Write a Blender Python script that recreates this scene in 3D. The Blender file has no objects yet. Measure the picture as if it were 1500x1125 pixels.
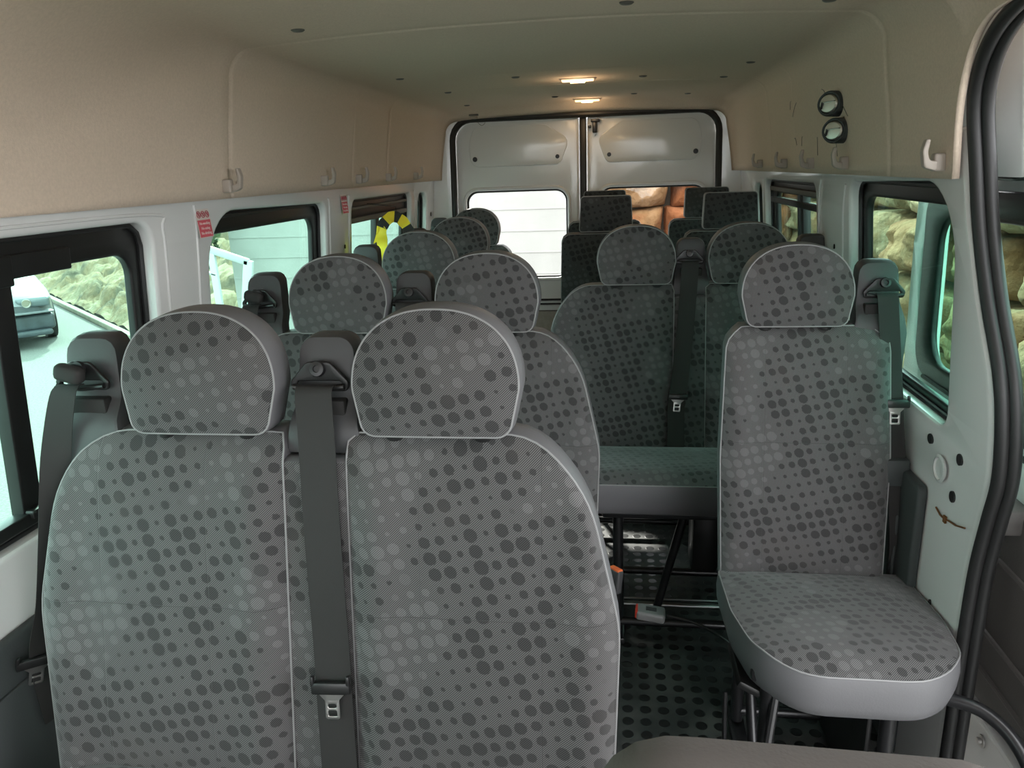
import bpy, bmesh, math, random
from mathutils import Vector, Matrix, noise
random.seed(7)
PI = math.pi
C = bpy.context.scene.collection
S = bpy.context.scene
# ------------------------------------------------------------------ camera
YAW, PITCH, ROLL = math.radians(8.2869), math.radians(15.9608), math.radians(2.1)
fw = Vector((-math.sin(YAW)*math.cos(PITCH), math.cos(YAW)*math.cos(PITCH), -math.sin(PITCH)))
rt = fw.cross(Vector((0, 0, 1))).normalized(); up = rt.cross(fw)
r2 = rt*math.cos(ROLL) - up*math.sin(ROLL); u2 = up*math.cos(ROLL) + rt*math.sin(ROLL)
camd = bpy.data.cameras.new('camera'); cam = bpy.data.objects.new('camera', camd); C.objects.link(cam)
cam.matrix_world = Matrix(((r2.x, u2.x, -fw.x, 0.2), (r2.y, u2.y, -fw.y, 0.0), (r2.z, u2.z, -fw.z, 1.55), (0, 0, 0, 1)))
camd.sensor_width = 36; camd.lens = 1100*36/1500; camd.clip_start = .02; camd.clip_end = 300
S.camera = cam
# ------------------------------------------------------------------ light
w = bpy.data.worlds.new('sky'); S.world = w; w.use_nodes = True
bg = w.node_tree.nodes['Background']; bg.inputs[0].default_value = (0.97, 0.98, 1.0, 1); bg.inputs[1].default_value = 1.45
sd = bpy.data.lights.new('sun', 'SUN'); sd.energy = 2.6; sd.angle = math.radians(3); sd.color = (1, .95, .88)
so = bpy.data.objects.new('sun', sd); C.objects.link(so)
so.rotation_euler = Vector((.36, -1.0, -.80)).to_track_quat('-Z', 'Y').to_euler()
S.view_settings.view_transform = 'Standard'; S.view_settings.look = 'None'
S.view_settings.exposure = 2.12; S.view_settings.gamma = 1.0
S.view_settings.use_curve_mapping = False

# ------------------------------------------------------------------ materials
def mat(name, col, rough=.6, metal=0, bump=None, spec=.5, coat=0, var=None, emit=None):
    m = bpy.data.materials.new(name); m.use_nodes = True
    nt = m.node_tree; b = nt.nodes['Principled BSDF']
    b.inputs['Base Color'].default_value = (*col, 1); b.inputs['Roughness'].default_value = rough
    b.inputs['Metallic'].default_value = metal; b.inputs['Specular IOR Level'].default_value = spec
    b.inputs['Coat Weight'].default_value = coat; b.inputs['Coat Roughness'].default_value = .1
    if emit:
        b.inputs['Emission Color'].default_value = (*emit[0], 1); b.inputs['Emission Strength'].default_value = emit[1]
    tc = nt.nodes.new('ShaderNodeTexCoord')
    if var:   # (scale, amount) mottled colour
        n = nt.nodes.new('ShaderNodeTexNoise'); n.inputs['Scale'].default_value = var[0]; n.inputs['Detail'].default_value = 6
        nt.links.new(tc.outputs['Object'], n.inputs['Vector'])
        r = nt.nodes.new('ShaderNodeMapRange'); r.inputs[1].default_value = .3; r.inputs[2].default_value = .7
        r.inputs[3].default_value = 1-var[1]; r.inputs[4].default_value = 1+var[1]
        nt.links.new(n.outputs['Fac'], r.inputs[0])
        v = nt.nodes.new('ShaderNodeVectorMath'); v.operation = 'SCALE'; v.inputs[0].default_value = col
        nt.links.new(r.outputs[0], v.inputs['Scale']); nt.links.new(v.outputs[0], b.inputs['Base Color'])
    if bump:  # (scale, strength, distance)
        n = nt.nodes.new('ShaderNodeTexNoise'); n.inputs['Scale'].default_value = bump[0]; n.inputs['Detail'].default_value = 4
        nt.links.new(tc.outputs['Object'], n.inputs['Vector'])
        bp = nt.nodes.new('ShaderNodeBump'); bp.inputs['Strength'].default_value = bump[1]; bp.inputs['Distance'].default_value = bump[2]
        nt.links.new(n.outputs['Fac'], bp.inputs['Height']); nt.links.new(bp.outputs[0], b.inputs['Normal'])
    return m

class NG:   # tiny node-graph helper
    def __init__(s, m): s.nt = m.node_tree
    def math(s, op, a, b=None, c=None, clamp=False):
        n = s.nt.nodes.new('ShaderNodeMath'); n.operation = op; n.use_clamp = clamp
        for i, x in enumerate((a, b, c)):
            if x is None: continue
            if isinstance(x, (int, float)): n.inputs[i].default_value = x
            else: s.nt.links.new(x, n.inputs[i])
        return n.outputs[0]
    def mix(s, f, a, b):
        n = s.nt.nodes.new('ShaderNodeMix'); n.data_type = 'RGBA'
        for k, x in ((0, f), (6, a), (7, b)):
            if isinstance(x, (int, float)): n.inputs[k].default_value = x
            elif isinstance(x, tuple): n.inputs[k].default_value = (*x, 1)
            else: s.nt.links.new(x, n.inputs[k])
        return n.outputs[2]
    def comb(s, x, y, z=0):
        n = s.nt.nodes.new('ShaderNodeCombineXYZ')
        for i, v in enumerate((x, y, z)):
            if isinstance(v, (int, float)): n.inputs[i].default_value = v
            else: s.nt.links.new(v, n.inputs[i])
        return n.outputs[0]
    def noise(s, vec, scale, detail=2):
        n = s.nt.nodes.new('ShaderNodeTexNoise'); n.inputs['Scale'].default_value = scale; n.inputs['Detail'].default_value = detail
        s.nt.links.new(vec, n.inputs['Vector']); return n.outputs['Fac']
    def sstep(s, x, a, b):
        n = s.nt.nodes.new('ShaderNodeMapRange'); n.interpolation_type = 'SMOOTHSTEP'
        s.nt.links.new(x, n.inputs[0]); n.inputs[1].default_value = a; n.inputs[2].default_value = b
        return n.outputs[0]

def seat_fabric(name, light, dark, k=1.0):
    """upholstery cloth: fine diagonal twill with a lattice of dots that grow and shrink; UVs are in metres"""
    m = mat(name, light, .85, spec=.25); g = NG(m); nt = m.node_tree; b = nt.nodes['Principled BSDF']
    uv = nt.nodes.new('ShaderNodeUVMap'); uv.uv_map = 'UVMap'
    sp = nt.nodes.new('ShaderNodeSeparateXYZ'); nt.links.new(uv.outputs[0], sp.inputs[0])
    u, v = sp.outputs[0], sp.outputs[1]
    P = .0252
    a = math.radians(19); ca, sa = math.cos(a)/P, math.sin(a)/P
    p = g.math('ADD', g.math('MULTIPLY', u, ca), g.math('MULTIPLY', v, sa))
    q = g.math('SUBTRACT', g.math('MULTIPLY', v, ca), g.math('MULTIPLY', u, sa*.55))
    pi_, qi = g.math('FLOOR', p), g.math('FLOOR', q)
    pf = g.math('SUBTRACT', g.math('SUBTRACT', p, pi_), .5); qf = g.math('SUBTRACT', g.math('SUBTRACT', q, qi), .5)
    d = g.math('SQRT', g.math('ADD', g.math('MULTIPLY', pf, pf), g.math('MULTIPLY', qf, qf)))
    nu = nt.nodes.new('ShaderNodeTexNoise'); nu.inputs['Scale'].default_value = 420; nt.links.new(uv.outputs[0], nu.inputs['Vector'])
    d = g.math('ADD', d, g.math('MULTIPLY', g.math('SUBTRACT', nu.outputs['Fac'], .5), .16))
    cell = g.comb(pi_, qi)
    n1 = g.noise(cell, .20, 0.5)
    # size of the dot: triangle wave of a smooth field
    saw = g.math('PINGPONG', g.math('MULTIPLY', n1, 4.6), .5)
    rad = g.math('ADD', .11, g.math('MULTIPLY', saw, .70))
    dot = g.math('SUBTRACT', 1.0, g.sstep(g.math('SUBTRACT', d, rad), -.03, .03))
    n2 = g.noise(g.comb(g.math('ADD', pi_, 37.3), g.math('ADD', qi, 11.9)), .16, 0.5)
    isl = g.sstep(n2, .555, .575)
    # twill stripes
    T = .0027
    tw = g.math('FRACT', g.math('DIVIDE', g.math('SUBTRACT', g.math('MULTIPLY', v, .74), g.math('MULTIPLY', u, .67)), T))
    tw = g.math('ABSOLUTE', g.math('SUBTRACT', tw, .5))
    st = g.sstep(tw, .06, .40)
    mx = tuple(x for x in light); dk = tuple(x for x in dark)
    base = g.mix(st, dk, mx)
    dd = g.mix(st, tuple(x*.75 for x in dk), tuple(x*.34 for x in mx))
    dl = g.mix(st, tuple(min(1, x*3.2) for x in dk), tuple(min(1, x*1.22) for x in mx))
    dc = g.mix(isl, dd, dl)
    col = g.mix(g.math('MULTIPLY', dot, .92), base, dc)
    # wear: faint large soiling with its own shape
    so_ = g.noise(uv.outputs[0], 5.5, 3)
    col2 = g.mix(g.math('MULTIPLY', g.sstep(so_, .52, .72), .16), col, (.10, .085, .075))
    # sewn seam lines
    def line(x, c, wdt=.0012): return g.math('SUBTRACT', 1.0, g.sstep(g.math('ABSOLUTE', g.math('SUBTRACT', g.math('ABSOLUTE', x), c)), wdt*.4, wdt))
    seam = g.math('MAXIMUM', g.math('MULTIPLY', line(u, .098), .35), g.math('MULTIPLY', line(v, 9.31), .8))
    col3 = g.mix(g.math('MULTIPLY', seam, .55), col2, (.035, .035, .035))
    nt.links.new(col3, b.inputs['Base Color'])
    bp = nt.nodes.new('ShaderNodeBump'); bp.inputs['Strength'].default_value = .5; bp.inputs['Distance'].default_value = .004
    wr = nt.nodes.new('ShaderNodeTexNoise'); wr.inputs['Scale'].default_value = 9; wr.inputs['Detail'].default_value = 2
    nt.links.new(uv.outputs[0], wr.inputs['Vector'])
    h = g.math("MULTIPLY", wr.outputs["Fac"], 2.0)
    h = g.math('SUBTRACT', h, seam)
    nt.links.new(h, bp.inputs['Height']); nt.links.new(bp.outputs[0], b.inputs['Normal'])
    b.inputs['Sheen Weight'].default_value = .25; b.inputs['Sheen Roughness'].default_value = .5
    return m

def floor_rubber():
    m = mat('studded_rubber', (.03, .034, .034), .5); g = NG(m); nt = m.node_tree; b = nt.nodes['Principled BSDF']
    tc = nt.nodes.new('ShaderNodeTexCoord'); sp = nt.nodes.new('ShaderNodeSeparateXYZ'); nt.links.new(tc.outputs['Object'], sp.inputs[0])
    P = .052
    p = g.math('DIVIDE', sp.outputs[0], P); q = g.math('DIVIDE', sp.outputs[1], P)
    pf = g.math('SUBTRACT', g.math('FRACT', p), .5); qf = g.math('SUBTRACT', g.math('FRACT', q), .5)
    d = g.math('SQRT', g.math('ADD', g.math('MULTIPLY', pf, pf), g.math('MULTIPLY', qf, qf)))
    dot = g.math('SUBTRACT', 1.0, g.sstep(d, .29, .35))
    n = g.noise(tc.outputs['Object'], 7, 6)
    dirt = g.mix(g.sstep(n, .35, .7), (.034, .038, .037), (.080, .085, .080))
    nt.links.new(g.mix(dot, dirt, (.02, .022, .022)), b.inputs['Base Color'])
    nt.links.new(g.math('SUBTRACT', .62, g.math('MULTIPLY', dot, .34)), b.inputs['Roughness'])
    bp = nt.nodes.new('ShaderNodeBump'); bp.inputs['Strength'].default_value = .6; bp.inputs['Distance'].default_value = .002
    nt.links.new(dot, bp.inputs['Height']); nt.links.new(bp.outputs[0], b.inputs['Normal'])
    return m

def glass_mat(name, tint):
    m = bpy.data.materials.new(name); m.use_nodes = True; nt = m.node_tree; nt.nodes.clear()
    o = nt.nodes.new('ShaderNodeOutputMaterial'); t = nt.nodes.new('ShaderNodeBsdfTransparent'); t.inputs[0].default_value = (*tint, 1)
    gl = nt.nodes.new('ShaderNodeBsdfGlossy'); gl.inputs['Roughness'].default_value = .02; gl.inputs[0].default_value = (.9, .95, .93, 1)
    fr_ = nt.nodes.new('ShaderNodeLayerWeight'); fr_.inputs[0].default_value = .5
    pw = nt.nodes.new('ShaderNodeMath'); pw.operation = 'POWER'; nt.links.new(fr_.outputs['Facing'], pw.inputs[0]); pw.inputs[1].default_value = 5
    fr = nt.nodes.new('ShaderNodeMath'); fr.operation = 'MULTIPLY_ADD'; nt.links.new(pw.outputs[0], fr.inputs[0]); fr.inputs[1].default_value = .5; fr.inputs[2].default_value = .025
    mx = nt.nodes.new('ShaderNodeMixShader'); nt.links.new(fr.outputs[0], mx.inputs[0]); nt.links.new(t.outputs[0], mx.inputs[1]); nt.links.new(gl.outputs[0], mx.inputs[2])
    nt.links.new(mx.outputs[0], o.inputs[0]); return m

def stone_mat(name, cols, sc=6.0):
    m = mat(name, (.4, .3, .2), .92, spec=.2); g = NG(m); nt = m.node_tree; b = nt.nodes['Principled BSDF']
    tc = nt.nodes.new('ShaderNodeTexCoord'); at = nt.nodes.new('ShaderNodeAttribute'); at.attribute_name = 'tone'
    n = g.noise(tc.outputs['Object'], sc, 8)
    f = g.math('ADD', g.math('MULTIPLY', n, 1.05), g.math('MULTIPLY', at.outputs['Fac'], .42))
    r = nt.nodes.new('ShaderNodeValToRGB'); cr = r.color_ramp
    cr.elements[0].position = .42; cr.elements[0].color = (*cols[0], 1); cr.elements[1].position = 1.25 if False else 1.0; cr.elements[1].color = (*cols[-1], 1)
    for i, c in enumerate(cols[1:-1]):
        e = cr.elements.new(.42+.58*(i+1)/(len(cols)-1)); e.color = (*c, 1)
    nt.links.new(f, r.inputs[0]); nt.links.new(r.outputs[0], b.inputs['Base Color'])
    bp = nt.nodes.new('ShaderNodeBump'); bp.inputs['Strength'].default_value = 1.0; bp.inputs['Distance'].default_value = .09
    nt.links.new(g.noise(tc.outputs['Object'], sc*2.2, 10), bp.inputs['Height']); nt.links.new(bp.outputs[0], b.inputs['Normal'])
    return m

M = dict(
    fabric=seat_fabric('dotted_fabric', (.136, .132, .133), (.015, .015, .015)),
    fabric_dark=seat_fabric('dark_dotted_fabric', (.070, .072, .074), (.016, .017, .018)),
    vinyl=mat('grey_vinyl', (.125, .125, .130), .48, bump=(260, .25, .001)),
    vinyl_dark=mat('dark_vinyl', (.07, .072, .072), .5, bump=(260, .25, .001)),
    piping=mat('pale_piping', (.24, .24, .24), .5),
    tower=mat('tower_plastic', (.052, .052, .054), .5, bump=(300, .15, .001)),
    black=mat('black_plastic', (.012, .012, .012), .35),
    blackm=mat('black_steel', (.014, .014, .015), .3, bump=(60, .1, .001)),
    web=mat('belt_webbing', (.018, .017, .016), .75, bump=(900, .4, .0006)),
    steel=mat('steel', (.55, .54, .52), .28, 1),
    chrome=mat('chrome', (.8, .77, .70), .38, 1),
    white=mat('white_body_paint', (.72, .725, .71), .22, coat=.5, spec=.5),
    cream=mat('headliner_felt', (.66, .545, .435), .97, spec=.1, bump=(420, .5, .0015), var=(160, .05)),
    clip=mat('clip_plastic', (.40, .35, .30), .5),
    clipd=mat('dark_clip_plastic', (.12, .115, .10), .5),
    seal=mat('rubber_seal', (.014, .014, .014), .48, bump=(90, .2, .001)),
    trimd=mat('dark_trim', (.045, .052, .052), .6, bump=(300, .3, .001)),
    trimg=mat('grey_door_trim', (.125, .115, .108), .5, bump=(200, .3, .001)),
    beige=mat('beige_panel', (.42, .40, .34), .8, var=(30, .1)),
    floor=floor_rubber(),
    glass=glass_mat('tinted_glass', (.73, .95, .885)),
    glassc=glass_mat('clear_glass', (.97, .985, .98)),
    asphalt=mat('asphalt', (.14, .143, .133), .95, bump=(60, .5, .01), var=(40, .22)),
    kerb=mat('kerb_concrete', (.24, .23, .18), .9, var=(8, .15)),
    render=mat('pale_render', (.33, .33, .31), .95, var=(2.2, .07)),
    red=mat('red_button', (.62, .045, .025), .4),
    orange=mat('orange_button', (.80, .16, .05), .4),
    bucklegrey=mat('worn_buckle', (.22, .22, .22), .35, bump=(120, .2, .001)),
    stred=mat('sticker_red', (.62, .10, .13), .5),
    stpale=mat('sticker_pale', (.66, .60, .55), .5),
    stline=mat('sticker_line', (.40, .08, .10), .5),
    stwhite=mat('sticker_white', (.80, .62, .60), .5),
    yellow=mat('hazard_yellow', (.90, .68, .02), .6),
    hblack=mat('hazard_black', (.015, .015, .012), .6),
    carpaint=mat('silver_car_paint', (.13, .14, .15), .4, 0, coat=.2),
    carglass=mat('dark_car_glass', (.03, .035, .04), .1),
    cardark=mat('car_dark_bumper', (.05, .06, .07), .4, var=(6, .3)),
    lamp=mat('headlamp_lens', (.12, .14, .15), .12, .2),
    plate=mat('number_plate', (.75, .75, .72), .5),
    alu=mat('aluminium_strip', (.45, .46, .45), .35, 1),
    rail=mat('white_rail_paint', (.40, .42, .42), .4),
    leaf=mat('shrub_leaves', (.05, .075, .03), .8, var=(5, .4)),
    rust=mat('rust', (.16, .06, .015), .9),
    felt=mat('grey_fabric_front', (.085, .075, .068), .9, bump=(300, .4, .001)),
    glow=mat('warm_lamp', (1, .8, .5), .4, emit=((1, .62, .25), 5.0)),
    glow2=mat('lamp_lens', (.75, .6, .45), .3, emit=((1, .55, .25), .7)),
    wood=mat('soil', (.04, .03, .02), .95, var=(6, .3)),
    stone=stone_mat('sandstone', [(.035, .022, .012), (.16, .08, .035), (.23, .145, .075), (.17, .14, .08), (.30, .215, .13)], 2.6),
    stoneo=stone_mat('orange_sandstone', [(.05, .02, .01), (.16, .055, .02), (.22, .085, .035), (.20, .11, .05), (.25, .15, .08)], 2.2),
    bankst=stone_mat('bank_rock', [(.04, .04, .03), (.12, .11, .075), (.19, .15, .09), (.22, .20, .13), (.30, .27, .19)], 2.0),
)

# ------------------------------------------------------------------ helpers
def setp(o, label=None, cat=None, group=None, kind=None):
    if label: o['label'] = label
    if cat: o['category'] = cat
    if group: o['group'] = group
    if kind: o['kind'] = kind
    return o
def mk(name, verts, faces, m, parent=None, smooth=True, uvs=None, sharp=None):
    me = bpy.data.meshes.new(name); me.from_pydata([tuple(v) for v in verts], [], faces); me.update()
    if uvs is not None:
        ul = me.uv_layers.new(name='UVMap')
        for l in me.loops: ul.data[l.index].uv = uvs[l.vertex_index]
    bm = bmesh.new(); bm.from_mesh(me); bmesh.ops.recalc_face_normals(bm, faces=bm.faces)
    if sharp:
        for e in bm.edges:
            if len(e.link_faces) == 2 and e.calc_face_angle(0) > math.radians(sharp): e.smooth = False
    bm.to_mesh(me); bm.free()
    for p in me.polygons: p.use_smooth = smooth
    me.materials.append(m)
    o = bpy.data.objects.new(name, me); C.objects.link(o)
    if parent: o.parent = parent
    return o
def link(name, me, m, parent=None):
    me.materials.clear(); me.materials.append(m)
    o = bpy.data.objects.new(name, me); C.objects.link(o)
    if parent: o.parent = parent
    return o
def empty(name, loc=(0, 0, 0), label=None, cat=None, group=None, kind=None):
    o = bpy.data.objects.new(name, None); C.objects.link(o); o.location = loc; o.empty_display_size = .1
    return setp(o, label, cat, group, kind)
class MB:
    def __init__(s): s.bm = bmesh.new()
    def box(s, c, d, rot=None, bev=0, seg=2):
        r = bmesh.ops.create_cube(s.bm, size=1); vs = r['verts']
        for v in vs: v.co = Vector((v.co.x*d[0], v.co.y*d[1], v.co.z*d[2]))
        if bev > 0:
            es = list({e for v in vs for e in v.link_edges})
            rr = bmesh.ops.bevel(s.bm, geom=es+vs, offset=bev, segments=seg, affect='EDGES', profile=.5)
            vs = list({v for f in rr['faces'] for v in f.verts} | {v for v in vs if v.is_valid})
        Mx = Matrix.Translation(Vector(c)) @ (rot.to_4x4() if rot else Matrix.Identity(4))
        for v in vs: v.co = Mx @ v.co
        return s
    def cyl(s, p0, p1, r, r1=None, n=20, cap=True):
        p0, p1 = Vector(p0), Vector(p1); d = p1-p0; L = d.length
        q = d.to_track_quat('Z', 'Y').to_matrix().to_4x4()
        Mx = Matrix.Translation((p0+p1)/2) @ q
        bmesh.ops.create_cone(s.bm, cap_ends=cap, segments=n, radius1=r, radius2=r if r1 is None else r1, depth=L, matrix=Mx)
        return s
    def tube(s, pts, r, n=12, cyc=False):
        pts = [Vector(p) for p in pts]; rings = []; N = len(pts); prev = None
        for i, p in enumerate(pts):
            a = pts[(i-1) % N] if (cyc or i > 0) else p; b = pts[(i+1) % N] if (cyc or i < N-1) else p
            t = (b-a).normalized()
            if prev is None:
                x = t.orthogonal().normalized()
            else:
                x = (prev - t*prev.dot(t)).normalized()
            prev = x; y = t.cross(x)
            rr = r[i] if isinstance(r, (list, tuple)) else r
            rings.append([s.bm.verts.new(p + (x*math.cos(2*PI*k/n)+y*math.sin(2*PI*k/n))*rr) for k in range(n)])
        for i in range(N if cyc else N-1):
            A, B = rings[i], rings[(i+1) % N]
            for k in range(n): s.bm.faces.new((A[k], A[(k+1) % n], B[(k+1) % n], B[k]))
        if not cyc:
            s.bm.faces.new(list(reversed(rings[0]))); s.bm.faces.new(rings[-1])
        return s
    def lathe(s, prof, org, axis, n=28):
        q = Vector(axis).to_track_quat('Z', 'Y').to_matrix(); org = Vector(org); rings = []
        for (r, h) in prof:
            rings.append([s.bm.verts.new(org + q @ Vector((r*math.cos(2*PI*k/n), r*math.sin(2*PI*k/n), h))) for k in range(n)])
        for A, B in zip(rings, rings[1:]):
            for k in range(n): s.bm.faces.new((A[k], A[(k+1) % n], B[(k+1) % n], B[k]))
        s.bm.faces.new(rings[0]); s.bm.faces.new(rings[-1])
        return s
    def build(s, name, m, parent=None, smooth=True, ang=35):
        bm = s.bm
        bmesh.ops.recalc_face_normals(bm, faces=bm.faces)
        for f in bm.faces: f.smooth = smooth
        for e in bm.edges:
            if len(e.link_faces) != 2 or e.calc_face_angle(0) > math.radians(ang): e.smooth = False
        me = bpy.data.meshes.new(name); bm.to_mesh(me); bm.free()
        return link(name, me, m, parent)
def bez(pts, n=8):
    """Catmull-Rom through points"""
    P = [Vector(p) for p in pts]; out = []
    for i in range(len(P)-1):
        a = P[max(i-1, 0)]; b = P[i]; c = P[i+1]; d = P[min(i+2, len(P)-1)]
        for k in range(n):
            t = k/n
            out.append(.5*((2*b)+(c-a)*t+(2*a-5*b+4*c-d)*t*t+(3*b-a-3*c+d)*t**3))
    out.append(P[-1]); return out
def rpoly(pts, n=8):
    """polygon with (x, y, radius) corners -> rounded outline"""
    out = []; N = len(pts)
    for i in range(N):
        p = Vector(pts[i][:2]); a = Vector(pts[i-1][:2]); b = Vector(pts[(i+1) % N][:2]); r = pts[i][2]
        da, db = (a-p), (b-p); ang = da.angle(db); t = r/math.tan(ang/2) if r > 0 else 0
        t = min(t, da.length*.499, db.length*.499)
        if t <= 1e-6: out.append(p); continue
        p0 = p+da.normalized()*t; p1 = p+db.normalized()*t; re = t*math.tan(ang/2)
        cen = p+(da.normalized()+db.normalized()).normalized()*(re/math.sin(ang/2))
        a0 = math.atan2(p0.y-cen.y, p0.x-cen.x); a1 = math.atan2(p1.y-cen.y, p1.x-cen.x)
        d = (a1-a0+PI) % (2*PI)-PI
        for k in range(n+1): out.append(Vector((cen.x+re*math.cos(a0+d*k/n), cen.y+re*math.sin(a0+d*k/n))))
    return out
def rrect(x0, y0, x1, y1, r, n=6):
    return rpoly([(x0, y0, r), (x1, y0, r), (x1, y1, r), (x0, y1, r)], n)
def resample(pts, n):
    P = [Vector(p) for p in pts]; L = [0]
    for i in range(len(P)): L.append(L[-1]+(P[(i+1) % len(P)]-P[i]).length)
    out = []; j = 0
    for k in range(n):
        t = L[-1]*k/n
        while L[j+1] < t: j += 1
        f = (t-L[j])/max(L[j+1]-L[j], 1e-9); out.append(P[j].lerp(P[(j+1) % len(P)], f))
    return out
def plate(name, outer, holes, th, bev, m, parent=None, fn=None, cuts=(), ang=30, segs=2):
    """flat sheet from a 2-D outline with holes, rounded edges; fn maps (u, v, w) to the scene"""
    cu = bpy.data.curves.new('tmp', 'CURVE'); cu.dimensions = '2D'; cu.fill_mode = 'BOTH'
    cu.extrude = max(th/2-bev, 0); cu.bevel_depth = bev; cu.offset = -bev; cu.bevel_resolution = segs
    for pl in [outer]+list(holes):
        sp = cu.splines.new('POLY'); sp.points.add(len(pl)-1); sp.use_cyclic_u = True
        for i, p in enumerate(pl): sp.points[i].co = (p[0], p[1], 0, 1)
    o = bpy.data.objects.new('tmp', cu); C.objects.link(o)
    dg = bpy.context.evaluated_depsgraph_get(); dg.update()
    me = bpy.data.meshes.new_from_object(o.evaluated_get(dg)); bpy.data.objects.remove(o)
    bm = bmesh.new(); bm.from_mesh(me); bmesh.ops.remove_doubles(bm, verts=bm.verts, dist=1e-5)
    for (co, no) in cuts:
        bmesh.ops.bisect_plane(bm, geom=bm.verts[:]+bm.edges[:]+bm.faces[:], plane_co=co, plane_no=no)
    if fn:
        for v in bm.verts: v.co = Vector(fn(*v.co))
    bmesh.ops.recalc_face_normals(bm, faces=bm.faces)
    for f in bm.faces: f.smooth = True
    for e in bm.edges:
        if len(e.link_faces) != 2 or e.calc_face_angle(0) > math.radians(ang): e.smooth = False
    bm.to_mesh(me); bm.free(); me.name = name
    return link(name, me, m, parent)
def ribbon(name, pts, wd, width, m, parent=None, th=.0014, n=6):
    """webbing: a thin strip following pts, wd = width direction(s)"""
    P = bez(pts, n); N = len(P); W = bez(wd, n) if isinstance(wd[0], (list, tuple, Vector)) else [Vector(wd)]*N
    vs = []; fs = []
    for i, p in enumerate(P):
        t = (P[min(i+1, N-1)]-P[max(i-1, 0)]).normalized(); x = W[i]; x = (x-t*x.dot(t)).normalized(); nn = t.cross(x)
        for sx, sn in ((-1, -1), (1, -1), (1, 1), (-1, 1)): vs.append(p+x*sx*width/2+nn*sn*th/2)
    for i in range(N-1):
        for k in range(4): a = i*4+k; b = i*4+(k+1) % 4; fs.append((a, b, b+4, a+4))
    fs += [(3, 2, 1, 0), tuple(4*(N-1)+k for k in range(4))]
    return mk(name, vs, fs, m, parent, smooth=True, sharp=40)
def text_mesh(txt, size, name, m, parent, mw, ext=.0004, align='CENTER'):
    cu = bpy.data.curves.new('t', 'FONT'); cu.body = txt; cu.size = size; cu.extrude = ext; cu.align_x = align; cu.align_y = 'CENTER'
    o = bpy.data.objects.new('t', cu); C.objects.link(o)
    dg = bpy.context.evaluated_depsgraph_get(); dg.update()
    me = bpy.data.meshes.new_from_object(o.evaluated_get(dg)); bpy.data.objects.remove(o)
    me.transform(mw); return link(name, me, m, parent)

# ------------------------------------------------------------------ seats
TAN = math.tan(math.radians(9.5))
def lean(z, z0=1.24): return (z-z0)*TAN
def rings_mesh(out, prof, mapf, cen=None, uvo=(0, 0), ntail=None):
    """out: closed 2-D outline; prof: list of (scale, depth); mapf(u, v, d, s) -> point. Returns verts, faces, uvs, ring starts"""
    n = len(out)
    if cen is None: cen = Vector((sum(p[0] for p in out)/n, sum(p[1] for p in out)/n))
    vs, uv, fs = [], [], []
    for (s, d) in prof:
        for p in out:
            u = cen.x+(p[0]-cen.x)*s; v = cen.y+(p[1]-cen.y)*s
            vs.append(mapf(u, v, d, s)); uv.append((u+uvo[0], v+uvo[1]))
    for i in range(len(prof)-1):
        for k in range(n): a = i*n+k; b = i*n+(k+1) % n; fs.append((a, b, b+n, a+n))
    return vs, fs, uv, cen
def face_grid(name, out, prof_fn, mapf, m, parent, uvo, cen, step=.022, fine=True):
    """the stuffed front of a pad: outline filled with a regular grid so the cloth keeps an even mesh"""
    n = len(out); V = [Vector((p[0], p[1])) for p in out]
    def ray_r(d):
        best = 1e9
        for i in range(n):
            a, b = V[i]-cen, V[(i+1) % n]-cen; e = b-a; den = d.x*e.y-d.y*e.x
            if abs(den) < 1e-12: continue
            t = (a.x*e.y-a.y*e.x)/den; q = (a.x*d.y-a.y*d.x)/den
            if t > 0 and -1e-6 <= q <= 1+1e-6: best = min(best, t)
        return best
    bm = bmesh.new(); prev = None
    for s in (1.0, .98, .955, .92):
        ring = [bm.verts.new((cen.x+(p.x-cen.x)*s, cen.y+(p.y-cen.y)*s, 0)) for p in V]
        if prev:
            for k in range(n): bm.faces.new((prev[k], prev[(k+1) % n], ring[(k+1) % n], ring[k]))
        prev = ring
    bm.faces.new(prev)
    for ax in (0, 1):
        lo = min(p[ax] for p in V); hi = max(p[ax] for p in V); c = math.ceil(lo/step)*step+.0007
        while c < hi:
            co = [0, 0, 0]; no = [0, 0, 0]; co[ax] = c; no[ax] = 1
            bmesh.ops.bisect_plane(bm, geom=bm.verts[:]+bm.edges[:]+bm.faces[:], plane_co=co, plane_no=no, dist=1e-6); c += step
    bm.verts.ensure_lookup_table(); vs = []; uv = []
    for v in bm.verts:
        d = Vector((v.co.x, v.co.y))-cen; L = d.length; s = min(1, L/ray_r(d/L)) if L > 1e-6 else 0
        if s > .9995: s = 1.0
        vs.append(mapf(v.co.x, v.co.y, prof_fn(s), s)); uv.append((v.co.x+uvo[0], v.co.y+uvo[1]))
    fs = [tuple(v.index for v in f.verts) for f in bm.faces]; bm.free()
    return mk(name, vs, fs, m, parent, uvs=uv)
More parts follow.
